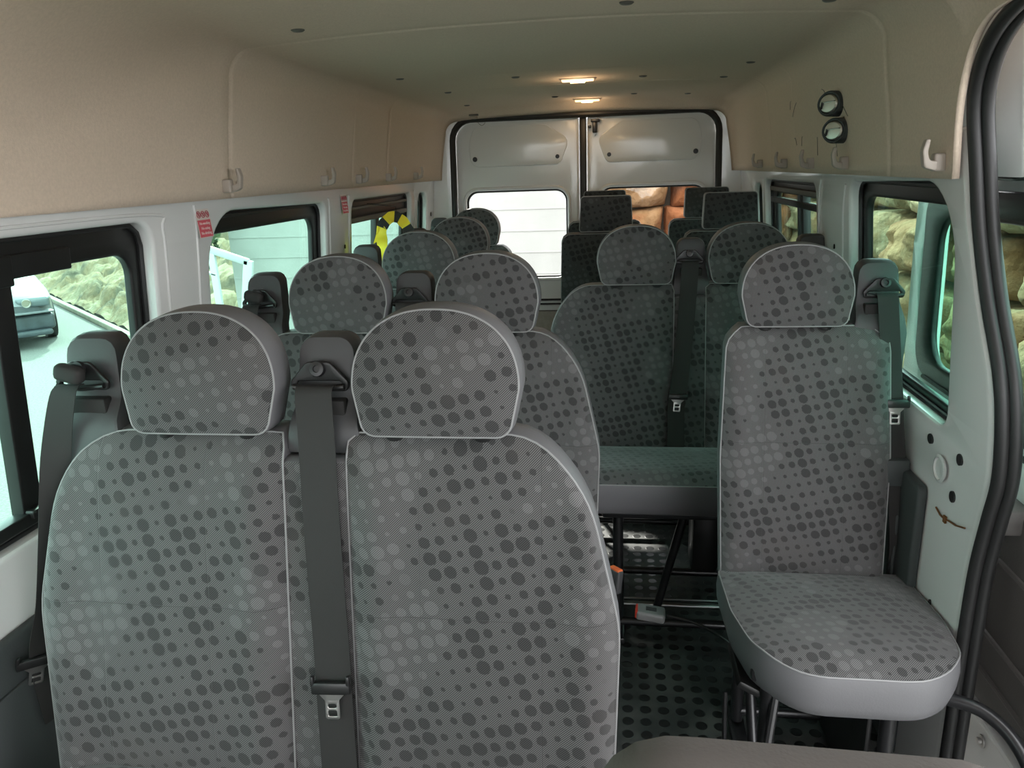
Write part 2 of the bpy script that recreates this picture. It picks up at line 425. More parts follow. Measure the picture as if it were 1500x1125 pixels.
def padded(name, sidename, out, mapf, bulge, depth, m_face, m_side, parent, uvo=(0, 0), taper=.9, pipe=True, pipe_m=None, swell=1.02, cen=None):
    n = 96; out = resample(out, n)
    if cen is None: cen = Vector((sum(p[0] for p in out)/n, sum(p[1] for p in out)/n))
    face = face_grid(name, out, lambda s: -bulge*(1-s**3.2), mapf, m_face, parent, uvo, cen)
    sp = [(1.0, 0), (1.0+(swell-1)*.7, depth*.12), (swell, depth*.35), (swell*.995, depth*.65), (.5+.5*taper, depth*.88), (taper, depth), (taper*.5, depth*1.03), (.02, depth*1.03)]
    vs, fs, uv, _ = rings_mesh(out, sp, mapf, cen=cen)
    fs.append(tuple(range(len(vs)-n, len(vs))))
    side = mk(sidename, vs, fs, m_side, face)
    if pipe:
        mb = MB(); mb.tube([mapf(cen.x+(p[0]-cen.x)*1.002, cen.y+(p[1]-cen.y)*1.002, .0005, 1.0) for p in out], .0019, 6, cyc=True)
        mb.build('piping', pipe_m or M['piping'], face)
    return face
def hr_outline(cx, z0, w, h):
    a = w/2; pts = []
    # flat bottom with round corners, domed top
    pts += [(cx-a*.93, z0, .018), (cx+a*.93, z0, .018)]
    base = rpoly([(cx-a*.95, z0+h*.40, 0), (cx-a*.90, z0, .024), (cx+a*.90, z0, .024), (cx+a*.95, z0+h*.40, 0)], 6)[1:-1]
    sup = lambda t, e: math.copysign(abs(t)**e, t)
    base += [Vector((cx+a*sup(math.cos(t), .88), z0+h*.38+h*.62*sup(math.sin(t), .88))) for t in [PI*k/40 for k in range(0, 41)]]
    return base
def round_headrest(parent, cx, posts=True, uvo=(0, 0), fab='fabric', dz=0):
    out = hr_outline(cx, 1.147+dz, .268, .198)
    def mp(u, v, d, s): return Vector((u, lean(v)+d+.006-.10*((u-cx)**2)*(-1), v))
    h = padded('headrest', 'headrest_side', out, mp, .016, .088, M[fab], M['vinyl'], parent, uvo=uvo, taper=.80, swell=1.035)
    if posts:
        for s in (-1, 1):
            x = cx+s*.073
            MB().cyl((x, lean(1.12)+.045, 1.08), (x, lean(1.15)+.045, 1.165+dz), .0065, n=14).build('headrest_post', M['steel'], h)
            MB().lathe([(.019, 0), (.021, .003), (.021, .009), (.017, .013), (.008, .014)], (x, lean(1.13)+.045, 1.131), (0, 0, 1), 20).box((x+.021, lean(1.13)+.045, 1.138), (.012, .014, .010), bev=.002).build('post_guide', M['black'], h)
    return h
def guide(parent, x, y, z, rz=0.0, swivel=0.0):
    """belt loop: bolt, dark wing plate with a slot"""
    R = Matrix.Translation((x, y, z)) @ Matrix.Rotation(rz, 4, 'Z') @ Matrix.Rotation(swivel, 4, 'Y')
    o = rpoly([(-.047, -.030, .008), (.047, -.030, .008), (.051, -.014, .010), (.020, .020, .014), (-.020, .020, .014), (-.051, -.014, .010)], 5)
    hole = rpoly([(-.039, -.022, .003), (.039, -.022, .003), (.037, -.013, .004), (-.037, -.013, .004)], 4)
    fn = lambda u, v, w_: R @ Vector((u, -w_-.012-.10*abs(u)*abs(u)*20*.2, v))
    p = plate('belt_guide', o, [hole], .007, .0028, M['black'], parent, fn, cuts=[((k*.01, 0, 0), (1, 0, 0)) for k in range(-4, 5)])
    mb = MB()
    mb.tube([R @ Vector((a, -.020-.0*abs(a), -.026+.006*abs(a)/.05)) for a in (-.044, -.03, -.015, 0, .015, .03, .044)], .0048, 10)
    mb.build('guide_bar', M['black'], p)
    c = R @ Vector((0, -.014, .008)); ax = (R.to_3x3() @ Vector((0, -1, .25)))
    MB().lathe([(.013, 0), (.0135, .004), (.012, .009), (.006, .0095), (.0055, .006), (.001, .006)], c, ax, 18).build('bolt', M['blackm'], p)
    return p
def tongue(parent, c, ax, dn, nrm):
    """latch tongue: plastic crossbar and steel plate with two openings; ax across, dn down, nrm outward"""
    ax, dn, nrm = Vector(ax).normalized(), Vector(dn).normalized(), Vector(nrm).normalized(); c = Vector(c)
    R3 = Matrix((ax, -dn, nrm)).transposed()
    mb = MB(); mb.box(c+nrm*.004, (.068, .021, .013), R3, .004)
    mb.box(c+nrm*.006-dn*.013-ax*.031, (.006, .016, .010), R3, .002); mb.box(c+nrm*.006-dn*.013+ax*.031, (.006, .016, .010), R3, .002)
    t = mb.build('belt_tongue', M['black'], parent)
    o = rpoly([(-.025, -.008, .001), (.025, -.008, .001), (.0125, -.021, .004), (.0125, -.053, .004), (-.0125, -.053, .004), (-.0125, -.021, .004)], 4)
    h1 = rrect(-.0075, -.048, .0075, -.038, .002, 3); h2 = rrect(-.0075, -.034, .0075, -.027, .003, 3)
    fn = lambda u, v, w_: c+ax*u-dn*v+nrm*(w_+.004)
    plate('latch_plate', o, [h1, h2], .0028, .0008, M['steel'], t, fn)
    return t
def tower(parent, cx, z_low=1.0, side=False, wide=.105):
    """moulded housing that carries the belt guide"""
    zb = z_low; w0 = wide*.60; w1 = wide*.5
    wb_ = w0 if zb > 1 else w0*.55
    out = rpoly([(cx-wb_, zb, .012), (cx+wb_, zb, .012), (cx+w0, 1.125, .02), (cx+w1*.98, 1.20, .05), (cx+w1*.86, 1.292, .026), (cx-w1*.86, 1.292, .026), (cx-w1*.98, 1.20, .05), (cx-w0, 1.125, .02)], 6)
    y0 = .060
    def mp(u, v, d, s): 
        k = max(0, min(1, (1.20-v)/.05)); 
        return Vector((u, lean(v)+y0+d-.028*k*k*(3-2*k), v))
    t = padded('belt_tower', 'tower_shell', out, mp, .006, .066, M['tower'], M['tower'], parent, taper=.82, pipe=False, swell=1.03)
    # dark slot the webbing runs into
    MB().box((cx, lean(1.175)+y0-.012, 1.178), (.074, .024, .034), bev=.004).build('belt_slot', M['web'], t)
    return t
def belt(parent, tparent, cx, kind, sgn=1):
    """webbing from a tower guide; kinds: 'front' hangs before the seat, 'side' swings outward"""
    yg = lean(1.22)+.045
    if kind == 'front':
        pts = [(cx, yg-.018, 1.222), (cx, yg-.036, 1.212), (cx+.004, yg-.052, 1.14), (cx+.010, yg-.085, .98), (cx+.017, yg-.115, .80), (cx+.021, yg-.135, .705), (cx+.028, yg-.165, .56), (cx+.032, yg-.18, .46)]
        wb = ribbon('belt_webbing', pts, (1, 0, 0), .062, M['web'], parent)
        tongue(wb, (cx+.019, yg-.135, .735), (1, 0, .06), (.06, -.22, -1), (0, -1, .2))
        return wb
    if kind == 'front_left':
        pts = [(cx, yg-.018, 1.222), (cx, yg-.036, 1.212), (cx-.004, yg-.052, 1.14), (cx-.016, yg-.085, .98), (cx-.034, yg-.125, .80), (cx-.044, yg-.145, .72), (cx-.044, yg-.165, .62), (cx-.044, yg-.18, .56)]
        wb = ribbon('belt_webbing', pts, (1, 0, 0), .058, M['web'], parent)
        tongue(wb, (cx-.038, yg-.138, .765), (1, 0, -.04), (-.10, -.22, -1), (0, -1, .2))
        return wb
    if kind == 'lap':
        pts = [(cx, yg-.018, 1.222), (cx, yg-.036, 1.212), (cx+.008*sgn, yg-.048, 1.13), (cx+.024*sgn, yg-.066, .98), (cx+.034*sgn, yg-.085, .86), (cx+.048*sgn, yg-.11, .72), (cx+.062*sgn, yg-.12, .57), (cx+.072*sgn, yg-.08, .45)]
        wb = ribbon('belt_webbing', pts, (1, 0, 0), .048, M['web'], parent)
        tongue(wb, (cx+.027*sgn, yg-.078, .955), (1, 0, 0), (.03*sgn, -.12, -1), (0, -1, .2))
        return wb
    if kind == 'side':
        pts = [(cx-.012, yg-.018, 1.222), (cx-.012, yg-.040, 1.21), (cx-.036, yg-.050, 1.12), (cx-.074, yg-.055, .96), (cx-.115, yg-.055, .82), (cx-.160, yg-.05, .70), (cx-.170, yg-.04, .55)]
        wd = [(1, 0, 0), (1, 0, .1), (1, .25, 0), (1, 1.3, 0), (.6, 1.6, 0), (.4, 1, 0), (.3, 1, 0)]
        wb = ribbon('belt_webbing', pts, wd, .048, M['web'], parent)
        tongue(wb, (cx-.160, yg-.062, .695), (.8, .6, 0), (-.3, 0, -1), (.5, -.9, 0))
        # loose fold of webbing over the guide
        out = []
        MB().box((cx-.004, yg-.026, 1.243), (.050, .026, .030), Matrix.Rotation(.25, 3, 'Y'), .010, 3).build('webbing_fold', M['web'], wb)
        return wb
def buckle(parent, p, d, capm, bodym, name='belt_buckle', k=1.0):
    p = Vector(p); d = Vector(d).normalized(); side = d.cross(Vector((0, 0, 1))).normalized(); nn = side.cross(d)
    R3 = Matrix((side*k, d*k, nn*k)).transposed()
    b = MB().box(p, (.046, .070, .024), R3, .007, 3).build(name, bodym, parent)
    MB().box(p+d*.033*k, (.038, .010, .020), R3, .003).build('release_button', capm, b)
    MB().box(p+nn*.0125*k, (.016, .026, .001), R3).build('maker_plate', M['tower'], b)
    return b
def cushion(parent, x0, x1, yb, yf, ztop, uvo, fab='fabric', skirt=.105, rf=.10, name='seat_cushion', slope=.045):
    """seat pad seen from above: outline in (x, y); rounded front corners"""
    out = rpoly([(x0, yb, .02), (x0+.0, (yb+yf)/2, .3), (x0+.035, yf, rf), (x1-.035, yf, rf), (x1, (yb+yf)/2, .3), (x1, yb, .02)], 8)
    def zt(x, y):
        t = (y-yf)/(yb-yf)
        return ztop - slope*t - .02*max(0, .12-t)/.12
    mp = lambda u, v, d, s: Vector((u, v, zt(u, v)-d))
    n = 96; o = resample(out, n)
    cen = Vector((sum(p[0] for p in o)/n, sum(p[1] for p in o)/n))
    c = face_grid(name, o, lambda s: -.020*(1-s**3.5), mp, M[fab], parent, uvo, cen)
    sp = [(1.0, 0), (1.012, .010), (1.022, .035), (1.012, .070), (.985, skirt*.92), (.955, skirt), (.5, skirt+.008), (.02, skirt+.008)]
    vs, fs, uv, _ = rings_mesh(o, sp, mp, cen=cen); fs.append(tuple(range(len(vs)-n, len(vs))))
    mk('cushion_skirt', vs, fs, M['vinyl'], c)
    MB().tube([mp(cen.x+(p.x-cen.x)*1.002, cen.y+(p.y-cen.y)*1.002, 0, 1) for p in o], .0019, 6, cyc=True).build('piping', M['piping'], c)
    return c
def back_outline(x0, x1, z0, z1, flare):
    """flare: -1 outer side on the left, 1 on the right, 0 straight both sides"""
    tl = .028 if flare == 0 else .0; tr = tl
    if flare == -1:
        return rpoly([(x0+.012, z0, .03), (x1-.004, z0, .02), (x1+.0, z1-.12, .2), (x1, z1, .012), (x0+.125, z1, .12), (x0+.048, z1-.088, .25), (x0, z1-.30, .25)], 8)
    if flare == 1:
        return rpoly([(x0+.004, z0, .02), (x1-.012, z0, .03), (x1, z1-.30, .25), (x1-.048, z1-.088, .25), (x1-.125, z1, .12), (x0, z1, .012), (x0, z1-.12, .2)], 8)
    return rpoly([(x0+.008, z0, .02), (x1-.008, z0, .02), (x1, z1-.33, .4), (x1-.012, z1-.035, .03), (x1-.055, z1, .03), (x0+.045, z1, .03), (x0+.010, z1-.035, .03), (x0, z1-.33, .4)], 8)
def backrest(parent, x0, x1, z0, z1, flare, cx, uvo, fab='fabric', depth=.085):
    out = back_outline(x0, x1, z0, z1, flare)
    W = (x1-x0)/2; mid = (x0+x1)/2
    def mp(u, v, d, s):
        a = abs(u-mid)/W
        bol = -.016*math.exp(-((a-.80)/.16)**2) * min(1, max(0, (z1-v)/.12)) if s <= 1 else 0
        lum = -.012*math.exp(-((v-(z0+.17))/.14)**2)*(1-a*a) if s < 1 else 0
        top = .022*max(0, (v-(z1-.05))/.05)**2
        rim = 1 if s < .96 else max(0, (1-s)/.04)
        return Vector((u, lean(v)+d+(bol+lum)*rim+top+.012, v))
    return padded('backrest', 'backrest_side', out, mp, .020, depth, M[fab], M['vinyl'], parent, uvo=uvo, taper=.93, swell=1.012)
def frame_legs(parent, x0, x1, yf, yb, floor_z=0.0, cross=True):
    """black tube pedestal: legs, braces and floor rails"""
    for x in (x0, x1):
        MB().tube([(x, yf, .50), (x, yf, .03)], .017, 14).build('leg', M['blackm'], parent)
        MB().tube([(x, yb, .50), (x, yb, .03)], .017, 14).build('leg', M['blackm'], parent)
        MB().box((x, (yf+yb)/2, .012), (.045, abs(yb-yf)+.10, .022), bev=.005).build('floor_rail', M['blackm'], parent)
        MB().tube([(x, yb-.02, .46), (x+.0, yf+.05, .05)], .013, 12).build('brace', M['blackm'], parent)
    MB().tube([(x0, yf, .06), (x1, yf, .06)], .015, 12).build('cross_bar', M['blackm'], parent)
    MB().tube([(x0, yb, .06), (x1, yb, .06)], .015, 12).build('cross_bar', M['blackm'], parent)
    MB().box(((x0+x1)/2, (yf+yb)/2, .485), (x1-x0+.10, abs(yb-yf)+.12, .03), bev=.006).build('seat_pan', M['blackm'], parent)

seatno = 0
def bench(bx, by, towers, label, belts, group=None, heads=(-.20, .20), cz_=.60):
    """double seat; towers: list of local x; belts: kind per tower"""
    global seatno; seatno += 1
    t = empty('double_passenger_seat', (bx, by, 0), label, 'seat', group)
    u0 = seatno*1.37
    for i, (x0, x1, fl) in enumerate(((-.522, -.060, -1), (.050, .490, 1))):
        hx = heads[i]
        backrest(t, x0, x1, .50, 1.142, fl, hx, (-(x0+x1)/2, 9.31-.86))
        round_headrest(t, hx, True, (u0*.7+i*.9, u0+i*.31))
    # fabric strip between the backs
    out = rrect(-.062, .50, .057, 1.10, .008)
    mp = lambda u, v, d, s: Vector((u, lean(v)+.014+d, v))
    padded('centre_panel', 'centre_panel_side', out, mp, .004, .05, M['fabric'], M['vinyl'], t, uvo=(u0*.37+.4, 3.3), pipe=False)
    cushion(t, -.47, .47, -.10, -.50, cz_, (u0, .2))
    for tx, bk in zip(towers, belts):
        tw = tower(t, tx, 1.11 if abs(tx) < .1 else .80)
        gx = tx-.006; guide(tw, gx, lean(1.235)+.052, 1.238)
        belt(t, tw, gx, bk)
    lx = -.25 if cz_ > .61 else -.34
    frame_legs(t, lx, -lx, -.40, -.06)
    if cz_ > .61: MB().tube([(-.03, -.38, .48), (-.13, -.36, .04)], .014, 12).build('brace', M['blackm'], t)
    return t
def single(bx, by, tx, bk, label, group=None, w=.40, hx=0.0, legs=True, sg=1, flare=0):
    global seatno; seatno += 1
    t = empty('single_passenger_seat', (bx, by, 0), label, 'seat', group)
    u0 = seatno*1.37
    backrest(t, -w/2, w/2+.01, .47, 1.142, flare, 0, (0, 9.31-.86))
    round_headrest(t, hx, True, (u0*.7, u0))
    cushion(t, -w/2, w/2+.057, -.10, -.575, .568, (u0, .2), skirt=.105, rf=.16, slope=.055)
    tw = tower(t, tx, .80); guide(tw, tx+.008*sg, lean(1.235)+.052, 1.238)
    belt(t, tw, tx+.008*sg, bk, sg)
    if legs: frame_legs(t, -.13, .13, -.44, -.08)
    return t

b1 = bench(-.285, 1.10, [-.425, .005], 'front left double seat in grey dotted fabric, long dark belt hanging down its middle', ['side', 'front'])
b2 = bench(-.335, 1.885, [-.428, -.005], 'second double seat from the front, directly behind the front left double seat', ['side', 'front'])
s3 = single(-.510, 2.64, -.215, 'lap', 'third seat row on the left, single dotted seat beside the yellow and black strap', sg=-1)
s4 = single(-.520, 3.41, -.215, 'lap', 'single left seat whose headrest shows just behind the third row headrest', sg=-1)
s5 = single(-.585, 4.17, -.215, 'lap', 'rearmost seat on the left, dotted headrest in front of the left rear door glass', sg=-1)
sr = single(.668, 1.93, .182, 'lap', 'single grey dotted seat on the right by the open side door, its whole cushion showing', w=.405, hx=-.023)
br = bench(.455, 2.66, [.0, .41], 'double seat behind the right single seat, black belt hanging between its two backs', ['front_left', 'lap'], heads=(-.19, .19), cz_=.622)

# loose buckles and the curved tube of the right seat
bc = buckle(sr, (.305-.668, 2.07-1.93, .215), (-1, .05, .12), M['red'], M['bucklegrey'], k=1.25)
MB().tube(bez([(.355-.668, .138, .212), (.44-.668, .12, .20), (.52-.668, .06, .19), (.58-.668, -.05, .20), (.62-.668, -.10, .30)], 8), .0045, 10).build('buckle_cable', M['blackm'], bc)
MB().tube(bez([(.12, -.46, .44), (.20, -.50, .46), (.28, -.545, .455), (.325, -.62, .40), (.345, -.72, .25), (.35, -.78, .05)], 8), .014, 14).build('guard_tube', M['blackm'], sr)
MB().tube(bez([(-.205, -.40, .20), (-.20, -.46, .14), (-.19, -.46, .06), (-.19, -.36, .05), (-.195, -.30, .12), (-.19, -.24, .24)], 6), .006, 10).build('lever', M['blackm'], sr)
MB().box((-.165, -.36, .40), (.07, .16, .02), Matrix.Rotation(.5, 3, 'Y'), .006).build('side_bracket', M['black'], sr)
MB().tube([(-.10, -.42, .48), (-.19, -.60, .02)], .010, 10).build('brace', M['blackm'], sr)
# rust-free wheel-arch plate under the right seat
MB().box((.10, -.22, .24), (.012, .40, .38), bev=.003).build('side_plate', M['black'], sr)
bk = buckle(b2, (.195+.335, 1.91-1.885, .42), (.10, .10, 1), M['orange'], M['tower'])
MB().tube([(.525, .02, .40), (.51, -.02, .30), (.48, -.06, .20), (.40, -.08, .10)], .006, 8).build('buckle_stalk', M['blackm'], bk)

# rear right benches with square headrests
def square_bench(bx, by, label, dark=True):
    global seatno; seatno += 1
    t = empty('rear_bench_seat', (bx, by, 0), label, 'seat')
    for i, cx in enumerate((-.27, .27)):
        u0 = seatno*1.1+i*.6
        out = rpoly([(cx-.195, .50, .02), (cx+.195, .50, .02), (cx+.20, 1.0, .3), (cx+.195, 1.258, .040), (cx-.195, 1.258, .040), (cx-.20, 1.0, .3)], 8)
        mp = lambda u, v, d, s: Vector((u, lean(v, 1.2)+d, v))
        padded('backrest', 'backrest_side', out, mp, .016, .075, M['fabric_dark'], M['vinyl_dark'], t, uvo=(-cx, 9.31-.80), taper=.95)
        o2 = rpoly([(cx-.118, 1.268, .012), (cx+.118, 1.268, .012), (cx+.110, 1.420, .014), (cx-.110, 1.420, .014)], 5)
        mp2 = lambda u, v, d, s: Vector((u, lean(v, 1.2)+d+.004, v))
        h = padded('headrest', 'headrest_side', o2, mp2, .008, .072, M['fabric_dark'], M['vinyl_dark'], t, uvo=(u0, u0*.5), taper=.93)
        for s in (-1, 1):
            MB().cyl((cx+s*.06, lean(1.24, 1.2)+.04, 1.22), (cx+s*.06, lean(1.27, 1.2)+.04, 1.285), .006, n=12).build('headrest_post', M['steel'], h)
        MB().box((cx, .11, .80), (.37, .012, .56), bev=.004).build('back_board', M['black'], t)
    c = cushion(t, -.46, .46, -.08, -.50, .55, (seatno, .3), fab='fabric_dark')
    frame_legs(t, -.36, .36, -.40, -.06)
    return t
q1 = square_bench(.418, 3.42, 'dark double bench with square headrests, directly behind the right double seat')
q2 = square_bench(.400, 4.17, 'rearmost dark bench with square headrests, in front of the right rear door')
MB().box((.07, -.02, .22), (.10, .14, .30), bev=.02).build('recliner_housing', M['black'], br)

# cab seat in the near foreground
fs = empty('cab_seat', (.335, .425, 0), 'blurred brown-grey top of the front cab seat at the bottom edge, nearest the camera', 'seat')
out = rpoly([(-.26, .40, .05), (.26, .40, .05), (.25, .90, .10), (.165, 1.02, .08), (.135, 1.098, .045), (-.125, 1.104, .06), (-.165, 1.02, .06), (-.25, .90, .14)], 8)
mp = lambda u, v, d, s: Vector((u, -lean(v, 1.05)*.45+d, v+.030))
padded('backrest', 'backrest_side', out, mp, .012, .088, M['felt'], M['felt'], fs, pipe=False)
MB().box((0, -.22, .38), (.50, .48, .14), bev=.05, seg=3).build('seat_cushion', M['felt'], fs)
MB().box((0, -.20, .16), (.40, .36, .32), bev=.01).build('seat_base', M['black'], fs)

# ------------------------------------------------------------------ body shell
def wx(z):   # half width of the inner skin at height z
    if z >= .88: return .88+(1.5-z)*.085
    return .933
def side_fn(sgn, off=0.0):
    return lambda u, v, w_: (sgn*(wx(v)+off)+sgn*w_, u, v)
zc = [((0, z, 0), (0, 1, 0)) for z in (.2, .5, .88, 1.0, 1.2, 1.4)]
T = .05
# left wall with windows
L1 = (.20, .885, 1.672, 1.462, .055); L2 = (1.935, .885, 2.785, 1.452, .05); L3 = (3.075, .885, 4.02, 1.448, .05); L4 = (4.155, .90, 4.36, 1.44, .06)
def hole(w_): return rrect(w_[0], w_[1], w_[2], w_[3], w_[4], 6)
L2o = rpoly([(1.925, .885, .05), (2.785, .885, .05), (2.785, 1.452, .05), (1.925, 1.468, .16)], 10)
wl = plate('wall_left', [(-.30, 0), (4.60, 0), (4.60, 1.60), (-.30, 1.60)], [hole(L1), L2o, hole(L3), hole(L4)], T, .012, M['white'], None, side_fn(-1, .028), zc); setp(wl, kind='structure')
R2 = (1.700, .955, 2.435, 1.478, .05); R3 = (2.84, .955, 3.80, 1.462, .05); R4 = (3.885, .96, 4.10, 1.44, .06)
R2o = rpoly([(1.705, .955, .05), (2.435, .955, .05), (2.435, 1.478, .05), (1.690, 1.495, .17)], 10)
wr = plate('wall_right', [(1.545, 0), (4.60, 0), (4.60, 1.60), (1.655, 1.60), (1.657, 1.52), (1.637, 1.42), (1.585, 1.27), (1.52, 1.14), (1.498, 1.04), (1.498, .93), (1.52, .83), (1.54, .70), (1.545, .5)], [R2o, hole(R3), hole(R4)], T, .012, M['white'], None, side_fn(1, .028), zc); setp(wr, kind='structure')

# raised pressings around pillars
def pressing(name, pts, sgn, parent, r=.006):
    mb = MB(); mb.tube([(sgn*(wx(z)+.003), y, z) for (y, z) in pts], r, 8); return mb.build(name, M['white'], parent)
for pts in ([(.25, 1.478), (1.2, 1.481), (1.68, 1.476), (1.715, 1.44), (1.72, 1.3), (1.715, 1.0)], [(1.86, 1.49), (1.868, 1.42), (1.862, 1.2), (1.86, .95)], [(2.80, 1.47), (2.815, 1.43), (2.82, 1.2), (2.82, .95)], [(3.03, 1.47), (3.035, 1.3), (3.035, 1.0)], [(4.05, 1.46), (4.075, 1.38), (4.08, 1.1)]):
    pressing('pillar_crease', bez([(a, b, 0) for a, b in pts], 6) and [(p.x, p.y) for p in bez([(a, b, 0) for a, b in pts], 6)], -1, wl, .004)
for pts in ([(2.47, 1.47), (2.50, 1.38), (2.50, 1.2), (2.50, 1.0)], [(2.76, 1.48), (2.79, 1.40), (2.80, 1.2), (2.80, 1.0)], [(3.83, 1.46), (3.845, 1.38), (3.85, 1.1)]):
    pressing('pillar_crease', [(p.x, p.y) for p in bez([(a, b, 0) for a, b in pts], 6)], 1, wr, .004)
# black plugs and dimples, rust crack on the right pillar
def disc(parent, sgn, y, z, ry, rz_, m, name='hole_plug', off=0):
    mb = MB(); n = 24; c = Vector((sgn*(wx(z)+.0015+off), y, z))
    vs = [c+Vector((-sgn*.002, math.cos(2*PI*k/n)*ry, math.sin(2*PI*k/n)*rz_)) for k in range(n)]+[c+Vector((sgn*.004, math.cos(2*PI*k/n)*ry, math.sin(2*PI*k/n)*rz_)) for k in range(n)]
    fs_ = [tuple(range(n)), tuple(range(n, 2*n))]+[(k, (k+1) % n, n+(k+1) % n, n+k) for k in range(n)]
    return mk(name, vs, fs_, m, parent, sharp=40)
disc(wr, 1, 1.622, .915, .013, .013, M['black']); disc(wr, 1, 1.640, .82, .013, .013, M['black'])
disc(wr, 1, 1.78, .905, .014, .012, M['black']); disc(wr, 1, 2.60, 1.27, .006, .008, M['black'])
disc(wl, -1, 4.46, 1.31, .014, .012, M['black']); disc(wl, -1, 2.98, 1.27, .006, .008, M['black']); disc(wr, 1, 1.68, .53, .005, .008, M['black'])
mb = MB(); mb.tube([(.9315, 1.705, .764), (.9315, 1.68, .757), (.9315, 1.655, .758), (.9315, 1.635, .764), (.9315, 1.60, .770), (.9315, 1.56, .784)], .0022, 6)
mb.box((.9315, 1.655, .758), (.004, .012, .016)); mb.build('rust_crack', M['rust'], wr)
dm = MB(); dm.lathe([(.030, 0), (.033, .004), (.026, .006), (.024, .002), (.002, .001)], (.931, 1.705, .86), (-1, 0, 0), 28); dm.build('pressed_boss', M['white'], wr)

# windows
def window(nm, sgn, W, glassbox, bars, inset_front=None, tinted='glass', thick_top=True, rr=.05):
    root = empty(nm, (0, 0, 0), kind='structure')
    y0, z0, y1, z1, r = W
    gy0, gz0, gy1, gz1 = glassbox
    fn = side_fn(sgn, .050)
    cuts = [((0, z, 0), (0, 1, 0)) for z in (1.0, 1.2, 1.4)]
    plate('window_frame', rrect(y0-.03, z0-.03, y1+.03, z1+.035, .07), [rrect(gy0, gz0, gy1, gz1, rr, 6)], .022, .006, M['black'], root, fn, cuts)
    plate('pane', rrect(gy0-.01, gz0-.01, gy1+.01, gz1+.01, rr), [], .005, .0, M[tinted], root, side_fn(sgn, .058), cuts)
    # inner rubber lip along the opening
    o = resample(rrect(y0+.004, z0+.004, y1-.004, z1-.004, max(r-.004, .01)), 120)
    MB().tube([(sgn*(wx(p.y)+.035), p.x, p.y) for p in o], .007, 8, cyc=True).build('rubber_lip', M['seal'], root)
    for (a, b) in bars:
        plate('window_bar', [(a, gz0-.005), (b, gz0-.005), (b, gz1+.005), (a, gz1+.005)], [], .030, .004, M['black'], root, side_fn(sgn, .046), cuts)
    return root
w1 = window('window_1', -1, L1, (.26, .915, 1.632, 1.392), [(1.212, 1.262)])
plate('slider_rail', rrect(.24, 1.372, 1.265, 1.43, .004), [], .030, .004, M['black'], w1, side_fn(-1, .040))
plate('slider_rail', rrect(1.262, 1.384, 1.43, 1.43, .004), [], .024, .004, M['black'], w1, side_fn(-1, .044))
plate('slider_sill', rrect(.24, .900, 1.62, .928, .004), [], .034, .004, M['black'], w1, side_fn(-1, .038))
MB().box((-.957, 1.245, .925), (.03, .06, .018), bev=.004).build('window_catch', M['black'], w1)
w2 = window('window_2', -1, (1.925, .885, 2.785, 1.455, .05), (1.955, .915, 2.735, 1.402), [])
w3 = window('window_3', -1, L3, (3.10, .915, 3.965, 1.365), [(3.49, 3.535)])
plate('slider_rail', rrect(3.08, 1.350, 3.99, 1.372, .004), [], .034, .004, M['clipd'], w3, side_fn(-1, .036))
plate('slider_rail', rrect(3.08, 1.405, 3.99, 1.418, .003), [], .030, .004, M['clipd'], w3, side_fn(-1, .036))
w4 = window('window_4', -1, L4, (4.19, .94, 4.325, 1.40), [])
w5 = window('window_5', 1, (1.692, .955, 2.435, 1.485, .05), (1.73, .985, 2.395, 1.438), [])
w6 = window('window_6', 1, R3, (2.87, .985, 3.72, 1.405), [(3.16, 3.20), (3.24, 3.262)])
plate('slider_rail', rrect(2.86, 1.412, 3.76, 1.432, .004), [], .034, .004, M['clipd'], w6, side_fn(1, .036))
plate('slider_rail', rrect(2.86, 1.36, 3.76, 1.385, .004), [], .030, .004, M['black'], w6, side_fn(1, .036))
w7 = window('window_7', 1, R4, (3.915, 1.0, 4.07, 1.395), [])

# floor
mb = MB(); mb.box((0, 1.45, -.02), (1.93, 6.3, .04)); fl = mb.build('floor', M['floor'], None, smooth=False); setp(fl, kind='structure')
st = MB(); st.box((0, 2.46, .004), (1.80, .022, .008), bev=.003); st.box((0, 2.495, .003), (1.80, .008, .006), bev=.002)
setp(st.build('trim_1', M['alu']), kind='structure')

# headliner: one felt shell with coved corners
def cove(y):
    t = max(0, min(1, (1.98-y)/.9)); t = t*t*(3-2*t); return .085+.26*t
def seamd(y, ys, w_=.008): return math.exp(-((y-ys)/w_)**2)
def prof(y):
    r = cove(y); pts = []
    def half(sgn):
        P = []
        zb = 1.500
        if sgn > 0 and y < 1.66:
            t = min(1, max(0, 1.655-y)/.225); zb = 1.500+.285*max(0, 1-(1-t)**2.4)**.4167
        zt = 1.885; bulge = .004
        xw = lambda z: .868-.055*((z-1.5)/.385)**1.3
        xt = xw(zt-r); ztop = zt
        for k in range(9):
            z = zb+(max(zt-r, zb+.002)-zb)*k/8; P.append((xw(z), z))
        z0 = max(zt-r, zb+.002); rr_ = zt-z0; x0 = xw(z0)
        for k in range(1, 11):
            a = PI/2*k/10; P.append((x0-r*(1-math.cos(a)), z0+rr_*math.sin(a)))
        x1 = P[-1][0]
        for k in range(1, 9):
            x = x1*(1-k/8); P.append((x, zt+.022*(1-(x/x1)**2)))
        return P
    Lp = [(-x, z) for x, z in half(-1)]; Rp = half(1)[:-1]; Rp.reverse()
    return Lp+Rp
ys = []
y = -.95
while y < 4.52:
    ys.append(y); y += .003 if 1.60 < y < 1.66 else .008 if (abs(y-2.02) < .05 or abs(y-3.02) < .03 or abs(y-3.5) < .04 or (1.48 < y < 1.68)) else .04
ys.append(4.53)
vs = []; fs_ = []
NP = len(prof(1.0))
